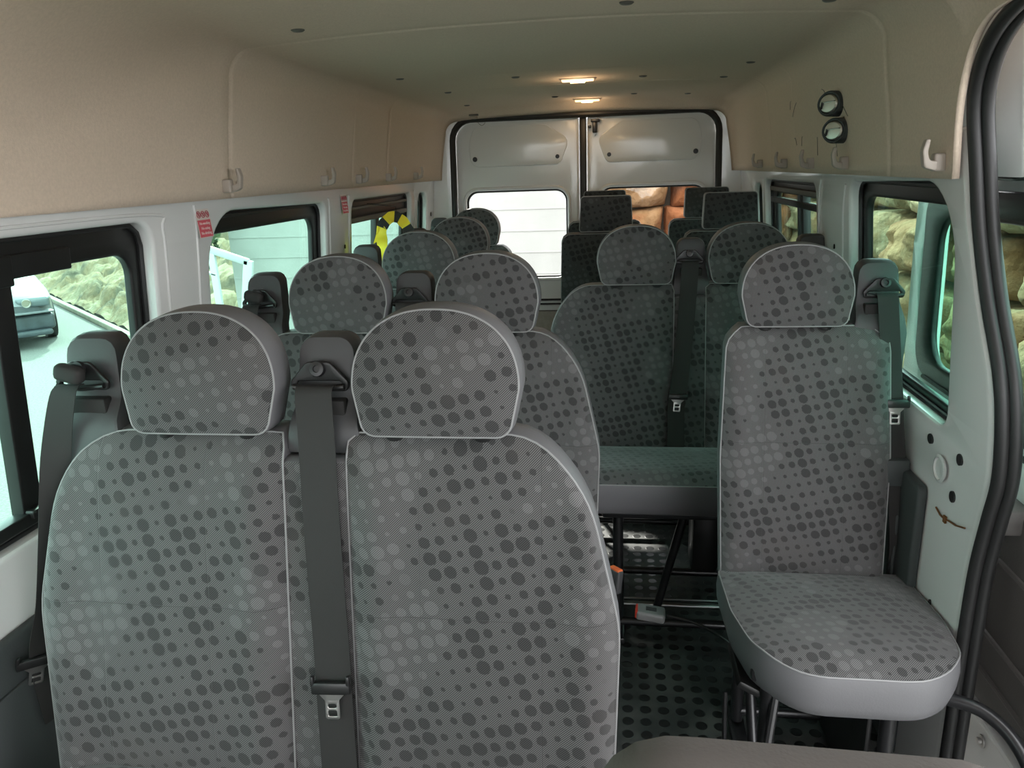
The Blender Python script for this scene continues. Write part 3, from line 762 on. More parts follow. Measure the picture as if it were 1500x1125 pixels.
for j, y in enumerate(ys):
    P = prof(y)
    dep = .006*seamd(y, 2.02, .007) + .003*seamd(y, 3.02, .006)+.004*seamd(y, 3.5, .006)
    rear = max(0, (y-4.40)/.13); rear = rear*rear
    for (x, z) in P:
        # grooves sink outwards; the rear end is coved towards the door frame
        cxn = Vector((x, z-1.6)).normalized()
        wob = .0035*noise.noise(Vector((x*2.3, y*1.7, z*2.3)))
        d = dep+wob
        vs.append((x+cxn.x*d-x*.03*rear, y, z+cxn.y*d-max(0, z-1.5)*.14*rear))
for j in range(len(ys)-1):
    for k in range(NP-1):
        a = j*NP+k; fs_.append((a, a+1, a+1+NP, a+NP))
hl = mk('ceiling', vs, fs_, M['cream'], None); setp(hl, kind='structure')
md = hl.modifiers.new('thickness', 'SOLIDIFY'); md.thickness = .014; md.offset = 0
# outer roof skin keeps daylight out above the headliner
vs = []; fs_ = []
YS = (-1.0, 1.63, 1.64, 4.66)
for y in YS:
    for (x, z) in ((-.985, 1.50), (-.945, 1.80), (-.86, 1.96), (-.5, 2.02), (0, 2.04), (.5, 2.02), (.86, 1.96), (.945, 1.84 if y < 1.635 else 1.80), (.95, 1.82) if y < 1.635 else (.985, 1.50)): vs.append((x, y, z))
for j in range(3):
    for k in range(8): a = j*9+k; fs_.append((a, a+1, a+10, a+9))
rf = mk('roof_skin', vs, fs_, M['white'], None, sharp=60); setp(rf, kind='structure'); rf.name = 'trim_2'
md = rf.modifiers.new('thickness', 'SOLIDIFY'); md.thickness = .01; md.offset = 0

# unseen cab ahead of the camera, added to block daylight from the front seats: left cab side with its window, windscreen pillars, glass and dashboard
cbs = plate('trim_9', rpoly([(-1.75, 0, .02), (-.30, 0, 0), (-.30, 1.82, 0), (-.98, 1.82, .10), (-1.72, .98, .10)], 6), [rpoly([(-1.55, .98, .05), (-.42, .95, .06), (-.42, 1.60, .08), (-.95, 1.60, .10)], 6)], .05, .012, M['white'], None, side_fn(-1, .028), zc); setp(cbs, kind='structure')
wsf = lambda u, v, w_: (u, -1.0-.72*(1-v)+w_*.7, .98+.82*v+w_*.7)
ws = plate('trim_10', rpoly([(-.93, 0, .05), (.93, 0, .05), (.86, 1, .08), (-.86, 1, .08)], 6), [rpoly([(-.86, .06, .08), (.86, .06, .08), (.79, .93, .10), (-.79, .93, .10)], 6)], .05, .01, M['trimd'], None, wsf); setp(ws, kind='structure')
plate('windscreen_pane', rpoly([(-.88, .04, .08), (.88, .04, .08), (.81, .95, .10), (-.81, .95, .10)], 6), [], .004, 0, M['glassc'], ws, wsf)
setp(MB().box((0, -1.40, .55), (1.80, .55, .80), bev=.08, seg=3).build('trim_11', M['trimd']), kind='structure')
# rear frame (wall_back) and doors
arch = lambda e=0: rpoly([(-.775-e, .10-e, .05), (.775+e, .10-e, .05), (.775+e, 1.30, 1.5), (.765+e, 1.842+e, .125+e), (-.765-e, 1.842+e, .125+e), (-.775-e, 1.30, 1.5)], 12)
yfn = lambda Y: (lambda u, v, w_: (u, Y+w_, v))
wb = plate('wall_back', [(-.99, 0), (.99, 0), (.99, 1.9), (.90, 2.03), (-.90, 2.03), (-.99, 1.9)], [arch(0)], .09, .015, M['white'], None, yfn(4.575)); setp(wb, kind='structure')
sl = MB(); o = resample(arch(-.006), 220)
sl.tube([(p.x, 4.540, p.y) for p in o], .019, 10, cyc=True); setp(sl.build('trim_3', M['seal']), kind='structure')
def rear_door(nm, sg):
    root = empty(nm, (0, 0, 0), kind='structure')
    X = lambda a: a*sg
    ow = rpoly([(X(.020), .12, .03), (X(.765), .12, .03), (X(.765), 1.30, .5), (X(.755), 1.832, .115), (X(.020), 1.832, .02)], 10)
    hw = rrect(min(X(.095), X(.705)), .905, max(X(.095), X(.705)), 1.428, .07, 8)
    skin = plate('door_skin', ow, [hw], .05, .020, M['white'], root, yfn(4.615), segs=4)
    # rolled rim around the glass
    o = resample(rrect(min(X(.083), X(.717)), .893, max(X(.083), X(.717)), 1.44, .082, 8), 120)
    MB().tube([(p.x, 4.596, p.y) for p in o], .0125, 12, cyc=True).build('window_rim', M['white'], root)
    o = resample(rrect(min(X(.098), X(.702)), .908, max(X(.098), X(.702)), 1.425, .068, 8), 120)
    MB().tube([(p.x, 4.613, p.y) for p in o], .008, 8, cyc=True).build('window_gasket', M['seal'], root)
    plate('pane', rrect(min(X(.09), X(.71)), .90, max(X(.09), X(.71)), 1.433, .07, 8), [], .005, 0, M['glassc'], root, yfn(4.625))
    # pressed upper panel
    o = rpoly([(X(.135), 1.567, .045), (X(.665), 1.567, .055), (X(.675), 1.70, .4), (X(.640), 1.793, .05), (X(.215), 1.793, .05), (X(.080), 1.705, .05)], 8)
    plate('pressed_panel', o, [], .010, .004, M['white'], root, yfn(4.588))
    for px, r_ in ((.150, .0115), (.640, .0135)):
        MB().lathe([(r_, 0), (r_*1.05, .002), (r_*.9, .004), (.001, .0045)], (X(px), 4.583, 1.612), (0, -1, 0), 24).build('hole_plug', M['black'], root)
    # lower trim
    MB().box((X(.40), 4.588, .768), (.68, .012, .012), bev=.002).box((X(.40), 4.588, .742), (.68, .012, .010), bev=.002).build('trim_strip', M['black'], root)
    plate('lower_panel', rrect(min(X(.07), X(.70)), .20, max(X(.07), X(.70)), .700, .02), [], .012, .003, M['beige'], root, yfn(4.586))
    o = resample(rrect(min(X(.07), X(.70)), .20, max(X(.07), X(.70)), .700, .02), 60)
    MB().tube([(p.x, 4.580, p.y) for p in o], .004, 6, cyc=True).build('panel_edge', M['clipd'], root)
    MB().box((X(.13), 4.575, .655), (.07, .02, .016), bev=.004).build('handle', M['black'], root)
    return root
rear_door('door_1', -1); rd = rear_door('door_2', 1)
setp(MB().box((0, 4.582, .97), (.040, .03, 1.72), bev=.008).build('trim_4', M['seal']), kind='structure')
lt = MB(); lt.box((.072, 4.558, 1.800), (.052, .03, .018), bev=.003); lt.box((.068, 4.563, 1.765), (.026, .024, .062), bev=.004); lt.box((.040, 4.560, 1.768), (.018, .02, .018), bev=.004); lt.build('door_latch', M['black'], rd)
MB().tube([(.058, 4.552, 1.845), (.058, 4.548, 1.80)], .0025, 6).tube([(.085, 4.552, 1.845), (.085, 4.548, 1.80)], .0025, 6).build('latch_rods', M['steel'], rd)
cc = MB(); cc.box((-.618, 4.50, 1.842), (.040, .03, .016), bev=.004); cc = cc.build('contact_switch', M['clip']); setp(cc, 'small pale switch block at the ceiling above the left corner of the rear doors', 'switch')
MB().box((-.618, 4.50, 1.855), (.055, .04, .010), bev=.003).build('switch_base', M['clipd'], cc)
MB().tube(bez([(-.612, 4.52, 1.835), (-.605, 4.55, 1.815), (-.585, 4.56, 1.80), (-.565, 4.56, 1.815)], 6), .0016, 6).build('wire', M['clipd'], cc)

# lower wall trims
def lowtrim(nm, sgn, ya, yb, ztop):
    t = plate(nm, rpoly([(ya, .02, .01), (yb, .02, .01), (yb, ztop, .05), (ya, ztop, .02)], 6), [], .024, .008, M['trimd'], None, side_fn(sgn, -.010)); setp(t, kind='structure')
    plate('recess_panel', rrect(ya+.09, .10, yb-.09, ztop-.09, .05), [], .008, .003, M['trimd'], t, side_fn(sgn, -.026))
    return t
lowtrim('trim_5', -1, -.28, 4.5, .745)
lowtrim('trim_6', 1, 1.76, 4.5, .790)
MB().box((.885, 1.99, .78), (.09, .26, .075), bev=.012).build('wheel_arch_ledge', M['trimd'], bpy.data.objects['trim_6'])

# side-door seal (thick ribbed rubber on the opening edge)
sp = [(1.32, 1.795), (1.43, 1.79), (1.53, 1.76), (1.60, 1.71), (1.637, 1.64), (1.640, 1.53), (1.615, 1.40), (1.565, 1.27), (1.50, 1.14), (1.478, 1.04), (1.478, .93), (1.500, .83), (1.520, .70), (1.525, .50), (1.525, .30), (1.525, .06)]
P = bez([(.90-.05*max(0, (z-1.5)/.3)+.045*max(0, min(1, (1.5-z)/.6)), y_, z) for y_, z in sp], 7)
sg_ = MB(); sg_.tube(P, .0135, 14); sg_.tube([p+Vector((.020, -.008, 0)) for p in P], .013, 12); s_ = sg_.build('trim_7', M['seal']); setp(s_, kind='structure')
P2 = bez([(.90-.05*max(0, (z-1.5)/.3)+.045*max(0, min(1, (1.5-z)/.6)), y_, z) for y_, z in [(-.2, 1.81), (.4, 1.81), (1.0, 1.80), (1.34, 1.795)]], 6)
s2 = MB(); s2.tube(P2, .020, 12); s2.build('seal_top', M['seal'], s_)
# white pillar return behind the seal
pr = [(.92, 1.54, 0.0), (.93, 1.54, 1.0)]
mb = MB(); mb.tube([(p.x+.025, p.y+.030, p.z) for p in P[62:]], .016, 12); q = mb.build('pillar_return', M['white'], wr)

# sill with bolts
si = MB(); si.box((.965, .95, .015), (.05, 1.5, .03), bev=.008); si.box((1.005, .95, -.01), (.05, 1.5, .03), bev=.008); si = si.build('trim_8', M['white']); setp(si, kind='structure')
for yy in (1.02, 1.14, 1.27, 1.40):
    MB().lathe([(.011, 0), (.011, .003), (.006, .004), (.006, .009), (.001, .010)], (.965, yy, .030), (0, 0, 1), 16).build('bolt', M['steel'], si)

# sliding door, part way open, outside the right wall
dr = empty('door_3', (0, 0, 0), kind='structure')
XD = 1.055
dfn = lambda off=0: (lambda u, v, w_: (XD+off+w_+max(0, (1.5-v))*.03 - max(0, v-1.5)*.22, u, v))
plate('door_shell', rpoly([(1.22, .02, .05), (2.385, .02, .05), (2.37, 1.30, .3), (2.345, 1.555, .06), (1.22, 1.555, .06)], 8), [rrect(1.36, .965, 2.23, 1.435, .07, 8)], .05, .016, M['white'], dr, dfn(.02), [((0, z, 0), (0, 1, 0)) for z in (.5, 1.0, 1.3, 1.5, 1.65)])
plate('window_frame', rrect(1.34, .945, 2.265, 1.465, .08, 8), [rrect(1.40, 1.0, 2.16, 1.395, .08, 8)], .018, .006, M['black'], dr, dfn(-.004))
plate('pane', rrect(1.39, .99, 2.17, 1.405, .08, 8), [], .005, 0, M['glass'], dr, dfn(.004))
plate('trim_card', rpoly([(1.25, .27, .03), (2.05, .27, .05), (1.98, .55, .3), (1.90, .80, .06), (1.25, .80, .03)], 8), [], .014, .005, M['trimg'], dr, dfn(-.015))
for zz, ya, yb in ((.66, 1.27, 1.86), (.46, 1.27, 1.94), (.36, 1.27, 1.98)):
    MB().tube([(XD-.022+(1.5-zz)*.03, ya, zz), (XD-.022+(1.5-zz)*.03, yb, zz)], .007, 8).build('pressed_groove', M['trimg'], dr)
for yy in (1.66, 1.80, 1.93):
    MB().lathe([(.016, 0), (.016, .004), (.009, .005), (.009, .012), (.001, .013)], (XD+.032, yy, .165), (-1, 0, 0), 16).build('bolt', M['steel'], dr)
MB().box((XD+.028, 1.70, .235), (.03, .80, .018), bev=.005).build('pressed_rib', M['white'], dr)
MB().box((XD-.005, 1.68, .785), (.07, .20, .06), bev=.010).build('inner_handle', M['trimg'], dr)
MB().box((XD-.03, 1.80, 1.515), (.055, .18, .05), bev=.014, seg=3).build('grab_handle', M['black'], dr)
for zz in (.945, .915): MB().box((XD-.012+.017, 1.72, zz), (.012, .95, .010), bev=.003).build('window_rubber', M['seal'], dr)
for zz in (1.50,): MB().box((XD-.022-(zz-1.5)*.22, 1.72, zz), (.010, .95, .012), bev=.004).build('pressed_rib', M['white'], dr)

# ------------------------------------------------------------------ things on the headliner
def xw(z): return .868-.055*((z-1.5)/.385)**1.3
hookL = [1.985, 2.695, 3.075, 3.49, 3.98]; hookR = [1.70, 2.375, 2.775, 3.205, 3.73]
hl_l = ['first coat hook on the left wall, nearest the camera, above the red warning sticker', 'second coat hook on the left wall, above the rear end of the middle window', 'third coat hook on the left wall, above the second warning sticker', 'fourth coat hook on the left wall, above the yellow and black strap', 'rearmost coat hook on the left wall, nearest the rear doors']
hl_r = ['pinkish coat hook on the right wall, nearest the open side door', 'second coat hook on the right wall, just below the two round vents', 'third coat hook on the right wall, above the white window pillar', 'fourth coat hook on the right wall, above the sliding window', 'rearmost coat hook on the right wall, nearest the rear doors']
proto = None
def copy_tree(o, parent=None):
    c = o.copy(); C.objects.link(c); c.parent = parent
    for ch in list(o.children): copy_tree(ch, c)
    return c
def hook():
    t = empty('coat_hook')
    MB().box((.012, 0, -.012), (.026, .024, .036), bev=.005, seg=3).build('hook_base', M['clip'], t)
    o = rpoly([(.020, -.030, .006), (.046, -.022, .012), (.052, .012, .02), (.046, .034, .004), (.038, .033, .003), (.041, .008, .02), (.036, -.008, .008), (.020, -.010, .004)], 5)
    plate('hook_arm', o, [], .019, .003, M['clip'], t, lambda u, v, w_: (u, .010+w_, v))
    return t
proto = hook()
first = True
for sgn, ysl, labs in ((-1, hookL, hl_l), (1, hookR, hl_r)):
    for yy, lb in zip(ysl, labs):
        o = proto if first else copy_tree(proto); first = False
        z = 1.545; o.location = (sgn*(xw(z)-.004), yy, z); o.rotation_euler = (0, 0, 0 if sgn < 0 else PI)
        setp(o, lb, 'coat hook')
# round vents
for k, (yy, z, lb) in enumerate(((2.455, 1.700, 'upper of two round metal vents in dark rings on the right wall'), (2.425, 1.624, 'lower of two round metal vents in dark rings on the right wall'))):
    x = xw(z); t = empty('round_vent', (x, yy, z), lb, 'vent'); t.scale = (1.3, 1.3, 1.12)
    ax = Vector((-.80, -.62, 0)).normalized(); sd2 = ax.cross(Vector((0, 0, 1))).normalized(); Rv = Matrix((sd2, ax, Vector((0, 0, 1)))).transposed()
    MB().lathe([(.030, -.03), (.032, 0), (.032, .040), (.029, .045), (.025, .044), (.024, .034), (.002, .034)], (.004, 0, 0), ax, 32).build('vent_ring', M['trimd'], t)
    b = MB(); b.lathe([(.0235, .036), (.0232, .044), (.0205, .0475), (.010, .0485), (.001, .0487)], (.004, 0, 0), ax, 28); b = b.build('vent_ball', M['chrome'], t)
    MB().box(Vector((.004, 0, .004))+ax*.049+sd2*-.002, (.036, .006, .003), Rv @ Matrix.Rotation(.06, 3, 'Y'), .001).build('vent_flap', M['steel'], b)
    MB().box(Vector((.004, 0, -.004))+ax*.049+sd2*.013, (.003, .006, .018), Rv @ Matrix.Rotation(-.25, 3, 'Y')).build('flap_gap', M['black'], b)
# scuffs rubbed into the felt around the vents
rs_ = random.Random(4); mb = MB()
for k in range(9):
    y0 = rs_.uniform(2.3, 3.1); z0 = rs_.uniform(1.58, 1.78); dy = rs_.uniform(-.10, .12); dz = rs_.uniform(-.07, .07)
    pp = bez([(xw(z)-.0085, yy, z) for yy, z in ((y0, z0), (y0+dy*.5, z0+dz*.6+.01), (y0+dy, z0+dz))], 5)
    mb.tube(pp, .0009, 5)
mb.build('scuff_marks', M['clipd'], hl)
# ceiling lamps
for yy, lb in ((3.325, 'lit warm ceiling lamp, the nearer of the two on the headliner'), (4.34, 'lit warm ceiling lamp near the rear doors, the farther of the two')):
    z = 1.885+.0215
    t = empty('ceiling_lamp', (.035, yy, z-.003), lb, 'lamp')
    MB().box((0, 0, -.004), (.150, .055, .010), bev=.004).build('lamp_housing', M['clip'], t)
    MB().box((0, 0, -.011), (.132, .040, .010), bev=.004).build('lamp_lens', M['glow2'], t)
    MB().tube([(-.03, 0, -.016), (.03, 0, -.016)], .006, 10).build('bulb', M['glow'], t)
    ld = bpy.data.lights.new('lamp_light', 'POINT'); ld.energy = .15; ld.color = (1, .7, .42); ld.shadow_soft_size = .03
    lo = bpy.data.objects.new('lamp_light', ld); C.objects.link(lo); lo.parent = t; lo.location = (0, 0, -.06)
# headliner clips
clips = [(-.559, 1.874), (-.062, 1.706), (.218, 1.859), (.663, 2.943), (.66, 1.896), (-.60, 2.90), (-.55, 3.5), (.63, 3.4), (-.60, 4.2), (.55, 4.15), (-.20, 3.15), (.30, 3.33), (-.12, 4.1), (.28, 4.1)]
clab = ['round headliner clip on the left of the ceiling, nearest the front', 'dark clip at the top edge of the ceiling, left of middle', 'dark clip at the top edge of the ceiling, right of middle', 'dark clip by the right edge of the ceiling, ahead of the round vents', 'clip at the top right edge of the ceiling', 'clip by the left ceiling edge above the second coat hook', 'clip by the left ceiling edge above the fourth coat hook', 'clip by the right ceiling edge beside the nearer lamp', 'small clip at the left rear corner of the ceiling', 'small clip at the right rear corner of the ceiling', 'clip just left of the nearer ceiling lamp', 'clip just right of the nearer ceiling lamp', 'small clip just left of the farther ceiling lamp', 'small clip just right of the farther ceiling lamp']
cz = lambda x, yy: 1.885+.022*(1-(x/.78)**2)
base = None
for (x, yy), lb in zip(clips, clab):
    if base is None:
        base = MB().lathe([(.016, 0), (.0165, -.002), (.012, -.005), (.001, -.006)], (0, 0, 0), (0, 0, 1), 24).build('headliner_clip', M['clipd']); o = base
    else:
        o = base.copy(); C.objects.link(o)
    o.location = (x, yy, cz(x, yy)-.007); setp(o, lb, 'clip')
# warning stickers
def sticker(y_, z_, s, label):
    zl = z_; x = -(wx(zl))-.0; t = empty('warning_sticker', (x+.0045, y_, z_), label, 'sticker')
    th = math.atan(.085); R = Matrix.Rotation(-th, 4, 'Y')
    B = R @ Matrix(((0, 0, 1, 0), (1, 0, 0, 0), (0, 1, 0, 0), (0, 0, 0, 1)))   # local x -> y, local y -> z
    f = lambda u, v, w_: B @ Vector((u, v, w_))
    plate('label_panel', [(-.031*s, -.036*s), (.031*s, -.036*s), (.031*s, .008*s), (-.031*s, .008*s)], [], .0012, 0, M['stred'], t, f)
    plate('label_backing', rrect(-.034*s, -.038*s, .034*s, .036*s, .003), [], .0006, 0, M['stpale'], t, lambda u, v, w_: B @ Vector((u, v, w_-.0006)))
    for i in (-1, 0, 1):
        mb = MB(); c = Vector((i*.021*s, .022*s, .0008))
        mb.tube([B @ (c+Vector((math.cos(a)*.0082*s, math.sin(a)*.0082*s, 0))) for a in [2*PI*k/20 for k in range(20)]], .0011*s, 6, cyc=True)
        mb.tube([B @ (c+Vector((-.0055*s, .0055*s, 0))), B @ (c+Vector((.0055*s, -.0055*s, 0)))], .001*s, 6)
        mb.tube([B @ (c+Vector((.0005*s+i*.001, -.004*s, 0))), B @ (c+Vector((.001*s, .0045*s, 0)))], .0016*s, 6)
        mb.build('no_symbol', M['stline'], t)
    for i, tx in enumerate(('No smoking', 'No eating', 'No drinking')):
        text_mesh(tx, .0105*s, 'label_text', M['stwhite'], t, B @ Matrix.Translation((0, (-.001-.0125*i)*s, .001)))
    return t
sticker(1.895, 1.442, 1.0, 'red and white no smoking sticker on the white pillar behind the front left window')
sticker(2.965, 1.440, 1.0, 'smaller looking red warning sticker on the farther left pillar, below the third coat hook')

# yellow and black strap
t = empty('hazard_strap', (-.80, 3.30, 1.05), 'yellow and black striped strap hanging in a loop by the rear left sliding window', 'strap')
pts = bez([(-.035, 0, -.12), (-.035, 0, 0), (-.040, 0, .10), (-.045, 0, .20), (-.040, 0, .27), (.0, 0, .312), (.035, 0, .312), (.065, 0, .285), (.085, 0, .245)], 7)
n = len(pts); segs = [(0, .20, 'y'), (.20, .27, 'b'), (.27, .50, 'y'), (.50, .58, 'b'), (.58, .70, 'y'), (.70, .80, 'b'), (.80, .92, 'y'), (.92, 1.0, 'b')]
for a, b, c in segs:
    pp = pts[int(a*(n-1)):int(b*(n-1))+1]
    wd = []
    vs = []; fs_ = []
    for i, p in enumerate(pp):
        i0 = pts.index(p); tt = (pts[min(i0+1, n-1)]-pts[max(i0-1, 0)]).normalized(); x = Vector((tt.z, 0, -tt.x)); nn = Vector((0, 1, 0))
        for sx, sn in ((-1, -1), (1, -1), (1, 1), (-1, 1)): vs.append(p+x*sx*.024+nn*sn*.0012+Vector((0, .006*math.sin(i0*.9)*sx, 0)))
    for i in range(len(pp)-1):
        for k in range(4): a_ = i*4+k; b_ = i*4+(k+1) % 4; fs_.append((a_, b_, b_+4, a_+4))
    fs_ += [(0, 1, 2, 3), tuple(4*(len(pp)-1)+k for k in range(4))]
    mk('yellow_band' if c == 'y' else 'black_band', vs, fs_, M['yellow'] if c == 'y' else M['hblack'], t, sharp=40)
mk('loose_corner', [(-.045, 0, .30), (-.085, -.004, .20), (-.055, .004, .215), (-.02, .0, .26), (-.045, .004, .30), (-.085, .0, .20), (-.055, .008, .215), (-.02, .004, .26)], [(0, 1, 2, 3), (4, 5, 6, 7), (0, 1, 5, 4), (1, 2, 6, 5), (2, 3, 7, 6), (3, 0, 4, 7)], M['yellow'], t, smooth=False)
MB().tube([(.03, 0, .31), (.03, 0, .36), (-.10, -.0, .375)], .002, 6).build('strap_hanger', M['black'], t)

# ------------------------------------------------------------------ outside
GZ = -.9
gp = MB(); gp.box((0, 10, GZ-.05), (120, 120, .1)); g_ = gp.build('ground', M['asphalt'], None, smooth=False); setp(g_, kind='structure')
# rocky bank beyond the kerb on the left
K0 = Vector((-4.75, 8.2)); kd = (Vector((-10.7, 13.37))-Vector((-7.661, 10.734))).normalized(); kn = Vector((-kd.y, kd.x))
if kn.y < 0: kn = -kn
K0 = Vector((-7.661, 10.734))-kd*3.0+kn*.22
mb = MB(); a = K0; b = K0+kd*24; c = (a+b)/2
ang = math.atan2(kd.y, kd.x)
mb.box((c.x, c.y, GZ+.05), (24, .11, .10), Matrix.Rotation(ang, 3, 'Z'), .02); setp(mb.build('kerb', M['kerb']), 'pale concrete kerb between the car park and the rocky bank, seen through the front left window', 'kerb')
nx, ny = 260, 90; vs = []; fs_ = []; tone = []
def vor(p):
    d, pts_ = noise.voronoi(p); return d, pts_
for j in range(ny):
    for i in range(nx):
        s_ = 24*i/(nx-1); d_ = .10+7.5*(j/(ny-1))**1.15
        q = Vector((s_*1.25, d_*1.9, 0)); q += Vector((noise.noise(q*1.7)*.35, noise.noise(q*1.7+Vector((9, 3, 1)))*.35, 0))
        dd, pp = vor(q); e = min(.45, dd[1]-dd[0])
        h = .45*d_+.30*(1-math.exp(-e*5))*min(1, d_*2)+.10*noise.noise(q*3)*min(1, d_*2)+.12*noise.noise(Vector((pp[0].x, pp[0].y, 3)))*min(1, d_)
        P_ = K0+kd*s_+kn*d_
        vs.append((P_.x, P_.y, GZ+.02+h)); tone.append(.45+.5*noise.noise(Vector((pp[0].x*3.1, pp[0].y*3.7, .5))))
for j in range(ny-1):
    for i in range(nx-1): a = j*nx+i; fs_.append((a, a+1, a+1+nx, a+nx))
bk_ = mk('rocky_bank', vs, fs_, M['bankst']); setp(bk_, 'bank of rough mossy rocks rising behind the kerb, outside the front left window', 'rocks')
at_ = bk_.data.attributes.new('tone', 'FLOAT', 'POINT'); at_.data.foreach_set('value', tone)
# stone walls of real blocks
def block_wall(nm, x0, y0, dx, dy, length, z0, ztop, seed, m, label, hmin=.34, hmax=.50, nx_=-1):
    rnd = random.Random(seed); d = Vector((dx, dy, 0)).normalized(); nrm = Vector((-d.y, d.x, 0))*nx_
    vs = []; fs_ = []; tone = []; z = z0
    while z < ztop:
        h = rnd.uniform(hmin, hmax); s = -rnd.uniform(0, .6)
        while s < length:
            L = rnd.uniform(.45, 1.05); tn = rnd.random(); A = 8; B_ = 7; base = len(vs); th = rnd.uniform(.28, .40)
            tilt = rnd.uniform(-.03, .03); sd_ = rnd.random()*50
            hh = h*rnd.uniform(.93, 1.03)
            G = 24; H_ = 18
            for j in range(H_+1):
                for i in range(G+1):
                    u = -1+2*i/G; v = -1+2*j/H_
                    # superellipse-like block face with rounded edges
                    ru = 1-abs(u)**5; rv = 1-abs(v)**5; prot = th*(max(0, ru*rv))**.32
                    pu = u*(L/2-.003); pv = v*(hh/2-.002)
                    q = Vector((s+pu, z+pv, sd_))
                    prot += .10*noise.noise(q*2.6)+.10*(.5-abs(noise.noise(q*4.5)))+.05*abs(noise.noise(q*9))+.025*noise.noise(q*19)
                    ed = Vector((noise.noise(q*2.3+Vector((3, 0, 0))), noise.noise(q*2.3+Vector((0, 7, 0))), 0))*.035
                    P_ = Vector((x0, y0, 0))+d*(s+L/2+pu+ed.x)+nrm*(prot-.18)+Vector((0, 0, z+hh/2+pv+ed.y+tilt*u))
                    vs.append(P_); tone.append(tn)
            for j in range(H_):
                for i in range(G): a = base+j*(G+1)+i; fs_.append((a, a+1, a+G+2, a+G+1))
            s += L
        z += h
    o = mk(nm, vs, fs_, m, None); setp(o, label, 'wall')
    at2 = o.data.attributes.new('tone', 'FLOAT', 'POINT'); at2.data.foreach_set('value', tone)
    # earth backing behind the blocks
    c = Vector((x0, y0, 0))+d*length/2-nrm*.25
    MB().box((c.x, c.y, (z0+ztop)/2), (length, .3, ztop-z0), Matrix.Rotation(math.atan2(d.y, d.x), 3, 'Z')).build('earth_backing', M['wood'], o, smooth=False)
    return o
block_wall('sandstone_wall', 2.35, 1.2, 0, 1, 11.5, GZ, 1.28, 3, M['stone'], 'wall of large rough sandstone blocks outside the right windows and open side door', nx_=1)
block_wall('orange_rock_wall', .02, 9.3, 1, .05, 2.5, GZ, 2.3, 11, M['stoneo'], 'orange rock wall behind the van, seen through the right rear door glass', .40, .62, nx_=-1)
# pale rendered building behind
bl = empty('pale_building', (-2.3, 8.9, GZ), 'pale rendered building behind the van seen through the left rear door glass', 'building')
bw = MB(); bw.box((0, .15, 2.1), (4.56, .3, 4.2)); bw.build('wall', M['render'], bl, smooth=False)
for k in range(16): MB().box((0, -.003, .25+k*.25), (4.56, .008, .012)).build('render_course', M['render'], bl)
MB().box((0, -.05, 2.78), (4.56, .12, .10), bev=.02).build('ledge', M['kerb'], bl)
# white handrail
t = empty('handrail', (-2.55, 5.0, GZ), 'white painted metal handrail outside the middle left window', 'railing')
def bar(a, b, wd, nm): a, b = Vector(a), Vector(b); d = b-a; MB().box((a+b)/2, (d.length, .03, wd), Vector(d).to_track_quat('X', 'Z').to_matrix(), .006).build(nm, M['rail'], t)
bar((-.60, 0, 2.16), (.19, 0, 1.885), .05, 'top_rail'); bar((.19, 0, 1.90), (-.08, 0, .45), .07, 'end_post'); bar((-.08, 0, 1.96), (-.04, 0, .0), .05, 'post')
bar((-.60, 0, 1.96), (-.06, 0, 1.80), .02, 'lower_rail')
MB().box((-.06, 0, .01), (.30, .12, .02), bev=.004).build('base_plate', M['rail'], t)
# shrub beyond
vs = []; fs_ = []; rnd = random.Random(5)
for k in range(1500):
    a = rnd.uniform(0, 2*PI); ph = math.acos(rnd.uniform(-1, 1)); r = rnd.uniform(.6, 1)**.5
    p = Vector((math.sin(ph)*math.cos(a)*.55, math.sin(ph)*math.sin(a)*.5, math.cos(ph)*.8))*r
    q = Vector((rnd.gauss(0, 1), rnd.gauss(0, 1), rnd.gauss(0, 1))).normalized(); x = q.orthogonal().normalized()*.05; y_ = q.cross(x).normalized()*.028
    b = len(vs); vs += [p-x, p+y_, p+x, p-y_]; fs_.append((b, b+1, b+2, b+3))
sh = empty('shrub', (-4.95, 8.30, GZ), 'dark leafy shrub at the left edge of the middle left window, beyond the handrail', 'shrub')
fo = mk('foliage', vs, fs_, M['leaf'], sh, smooth=False); fo.location = (0, 0, 2.05)
MB().tube([(0, 0, 0), (.04, 0, .8), (0, 0, 1.9)], [.05, .04, .02], 8).build('stem', M['wood'], sh)

# parked car on the left
car = empty('parked_car', (-9.22, 9.94, GZ), 'silver car parked facing the van beside the rocky bank, seen through the front left window', 'car')
vd = Vector((.2+9.22, -9.94, 0)); car.rotation_euler = (0, 0, math.atan2(vd.y, vd.x)+math.radians(5)); car.scale = (1.14, 1.14, 1.14)   # local +X = forward
# body loft along x (front at 0, rear at -4.4): (x, half width, z bottom, z belt, z top)
secs = [(.0, .70, .30, .52, .60), (-.10, .82, .22, .60, .70), (-.35, .88, .20, .66, .79), (-.75, .90, .20, .72, .87), (-1.25, .90, .20, .80, .96), (-1.45, .90, .20, .84, .99), (-2.0, .90, .20, .86, 1.00), (-3.4, .89, .20, .88, 1.0), (-4.1, .86, .24, .84, .98), (-4.4, .76, .32, .70, .88)]
vs = []; fs_ = []
for (x, w_, zb, zm, zt) in secs:
    half = [(w_*.86, zb), (w_*.985, zb+.10), (w_, (zb+zm)/2), (w_*.985, zm), (w_*.90, zm+(zt-zm)*.55), (w_*.72, zt-.015), (w_*.35, zt+.012), (0, zt+.018)]
    ring = [(yy, z) for yy, z in half]+[(-yy, z) for yy, z in reversed(half[:-1])]
    vs += [(x-.10*(abs(yy)/w_)**2 if x > -.5 else x, yy, z) for yy, z in ring]
n = 15
for i in range(len(secs)-1):
    for k in range(n-1): a = i*n+k; fs_.append((a, a+1, a+1+n, a+n))
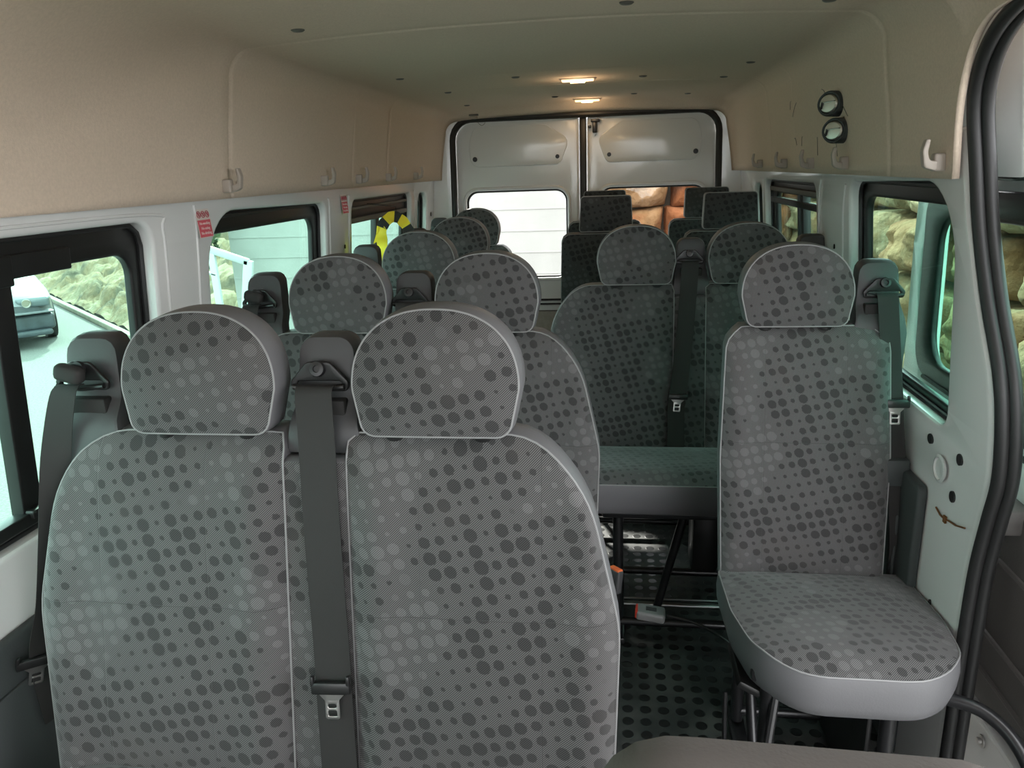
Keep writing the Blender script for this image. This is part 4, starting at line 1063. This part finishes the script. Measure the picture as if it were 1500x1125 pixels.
fs_.append(tuple(range(n))); fs_.append(tuple(range((len(secs)-1)*n, len(secs)*n)))
cb = mk('car_body', vs, fs_, M['carpaint'], car, sharp=35)
vs = []; fs_ = []
for (x, w_, z) in ((-1.25, .76, .95), (-1.95, .62, 1.40), (-3.1, .62, 1.41), (-3.85, .74, .97)):
    vs += [(x, -w_, z), (x, w_, z)]
vs += [(-1.35, -.86, .90), (-1.35, .86, .90), (-3.75, -.84, .92), (-3.75, .84, .92)]
fs_ = [(0, 1, 3, 2), (2, 3, 5, 4), (4, 5, 7, 6), (0, 2, 8), (1, 9, 3), (2, 4, 10, 8), (3, 9, 11, 5), (4, 6, 10), (5, 11, 7)]
mk('greenhouse', vs, fs_, M['carglass'], car, smooth=False)
MB().box((-2.5, 0, 1.415), (1.15, 1.20, .03), bev=.012).build('roof', M['carpaint'], car)
bp_ = MB(); bp_.box((-.13, 0, .36), (.26, 1.62, .22), bev=.05, seg=3); bp_.box((-.02, 0, .22), (.16, 1.5, .08), bev=.03); bp_.build('front_bumper', M['cardark'], car)
MB().box((-.03, 0, .50), (.22, 1.60, .025), bev=.01).build('bumper_strip', M['carpaint'], car)
for s in (-1, 1):
    h = MB(); h.box((-.10, s*.60, .63), (.16, .40, .13), Matrix.Rotation(-s*.22, 3, 'Z'), .035, 3); h = h.build('headlamp', M['lamp'], car)
    for yy in (.50, .68):
        MB().lathe([(.058, 0), (.060, .014), (.050, .016), (.046, .004), (.001, .004)], (-.004-.22*(yy-.5), s*yy, .63), (1, s*.22, 0), 20).build('lamp_ring', M['steel'], h)
    k_ = MB(); k_.box((-.015, s*.135, .62), (.06, .20, .13), bev=.03, seg=3); k_ = k_.build('grille', M['cardark'], car)
    for i in range(7): MB().box((.018, s*.135+(i-3)*.025, .62), (.012, .007, .11)).build('grille_bar', M['steel'], k_)
    for xx in (-.85, -3.55):
        wh = MB(); wh.cyl((xx, s*.78, .31), (xx, s*.91, .31), .31, n=28); wh = wh.build('wheel', M['seal'], car)
        MB().cyl((xx, s*.90, .31), (xx, s*.918, .31), .20, n=24).build('wheel_rim', M['steel'], wh)
pl_ = MB(); pl_.box((.012, 0, .40), (.02, .52, .11), bev=.004); pl_ = pl_.build('number_plate', M['plate'], car)
text_mesh('LRY', .115, 'plate_text', M['hblack'], pl_, Matrix.Translation((.024, .245, .40)) @ Matrix(((0, 0, 1, 0), (1, 0, 0, 0), (0, 1, 0, 0), (0, 0, 0, 1))), .001, 'RIGHT')
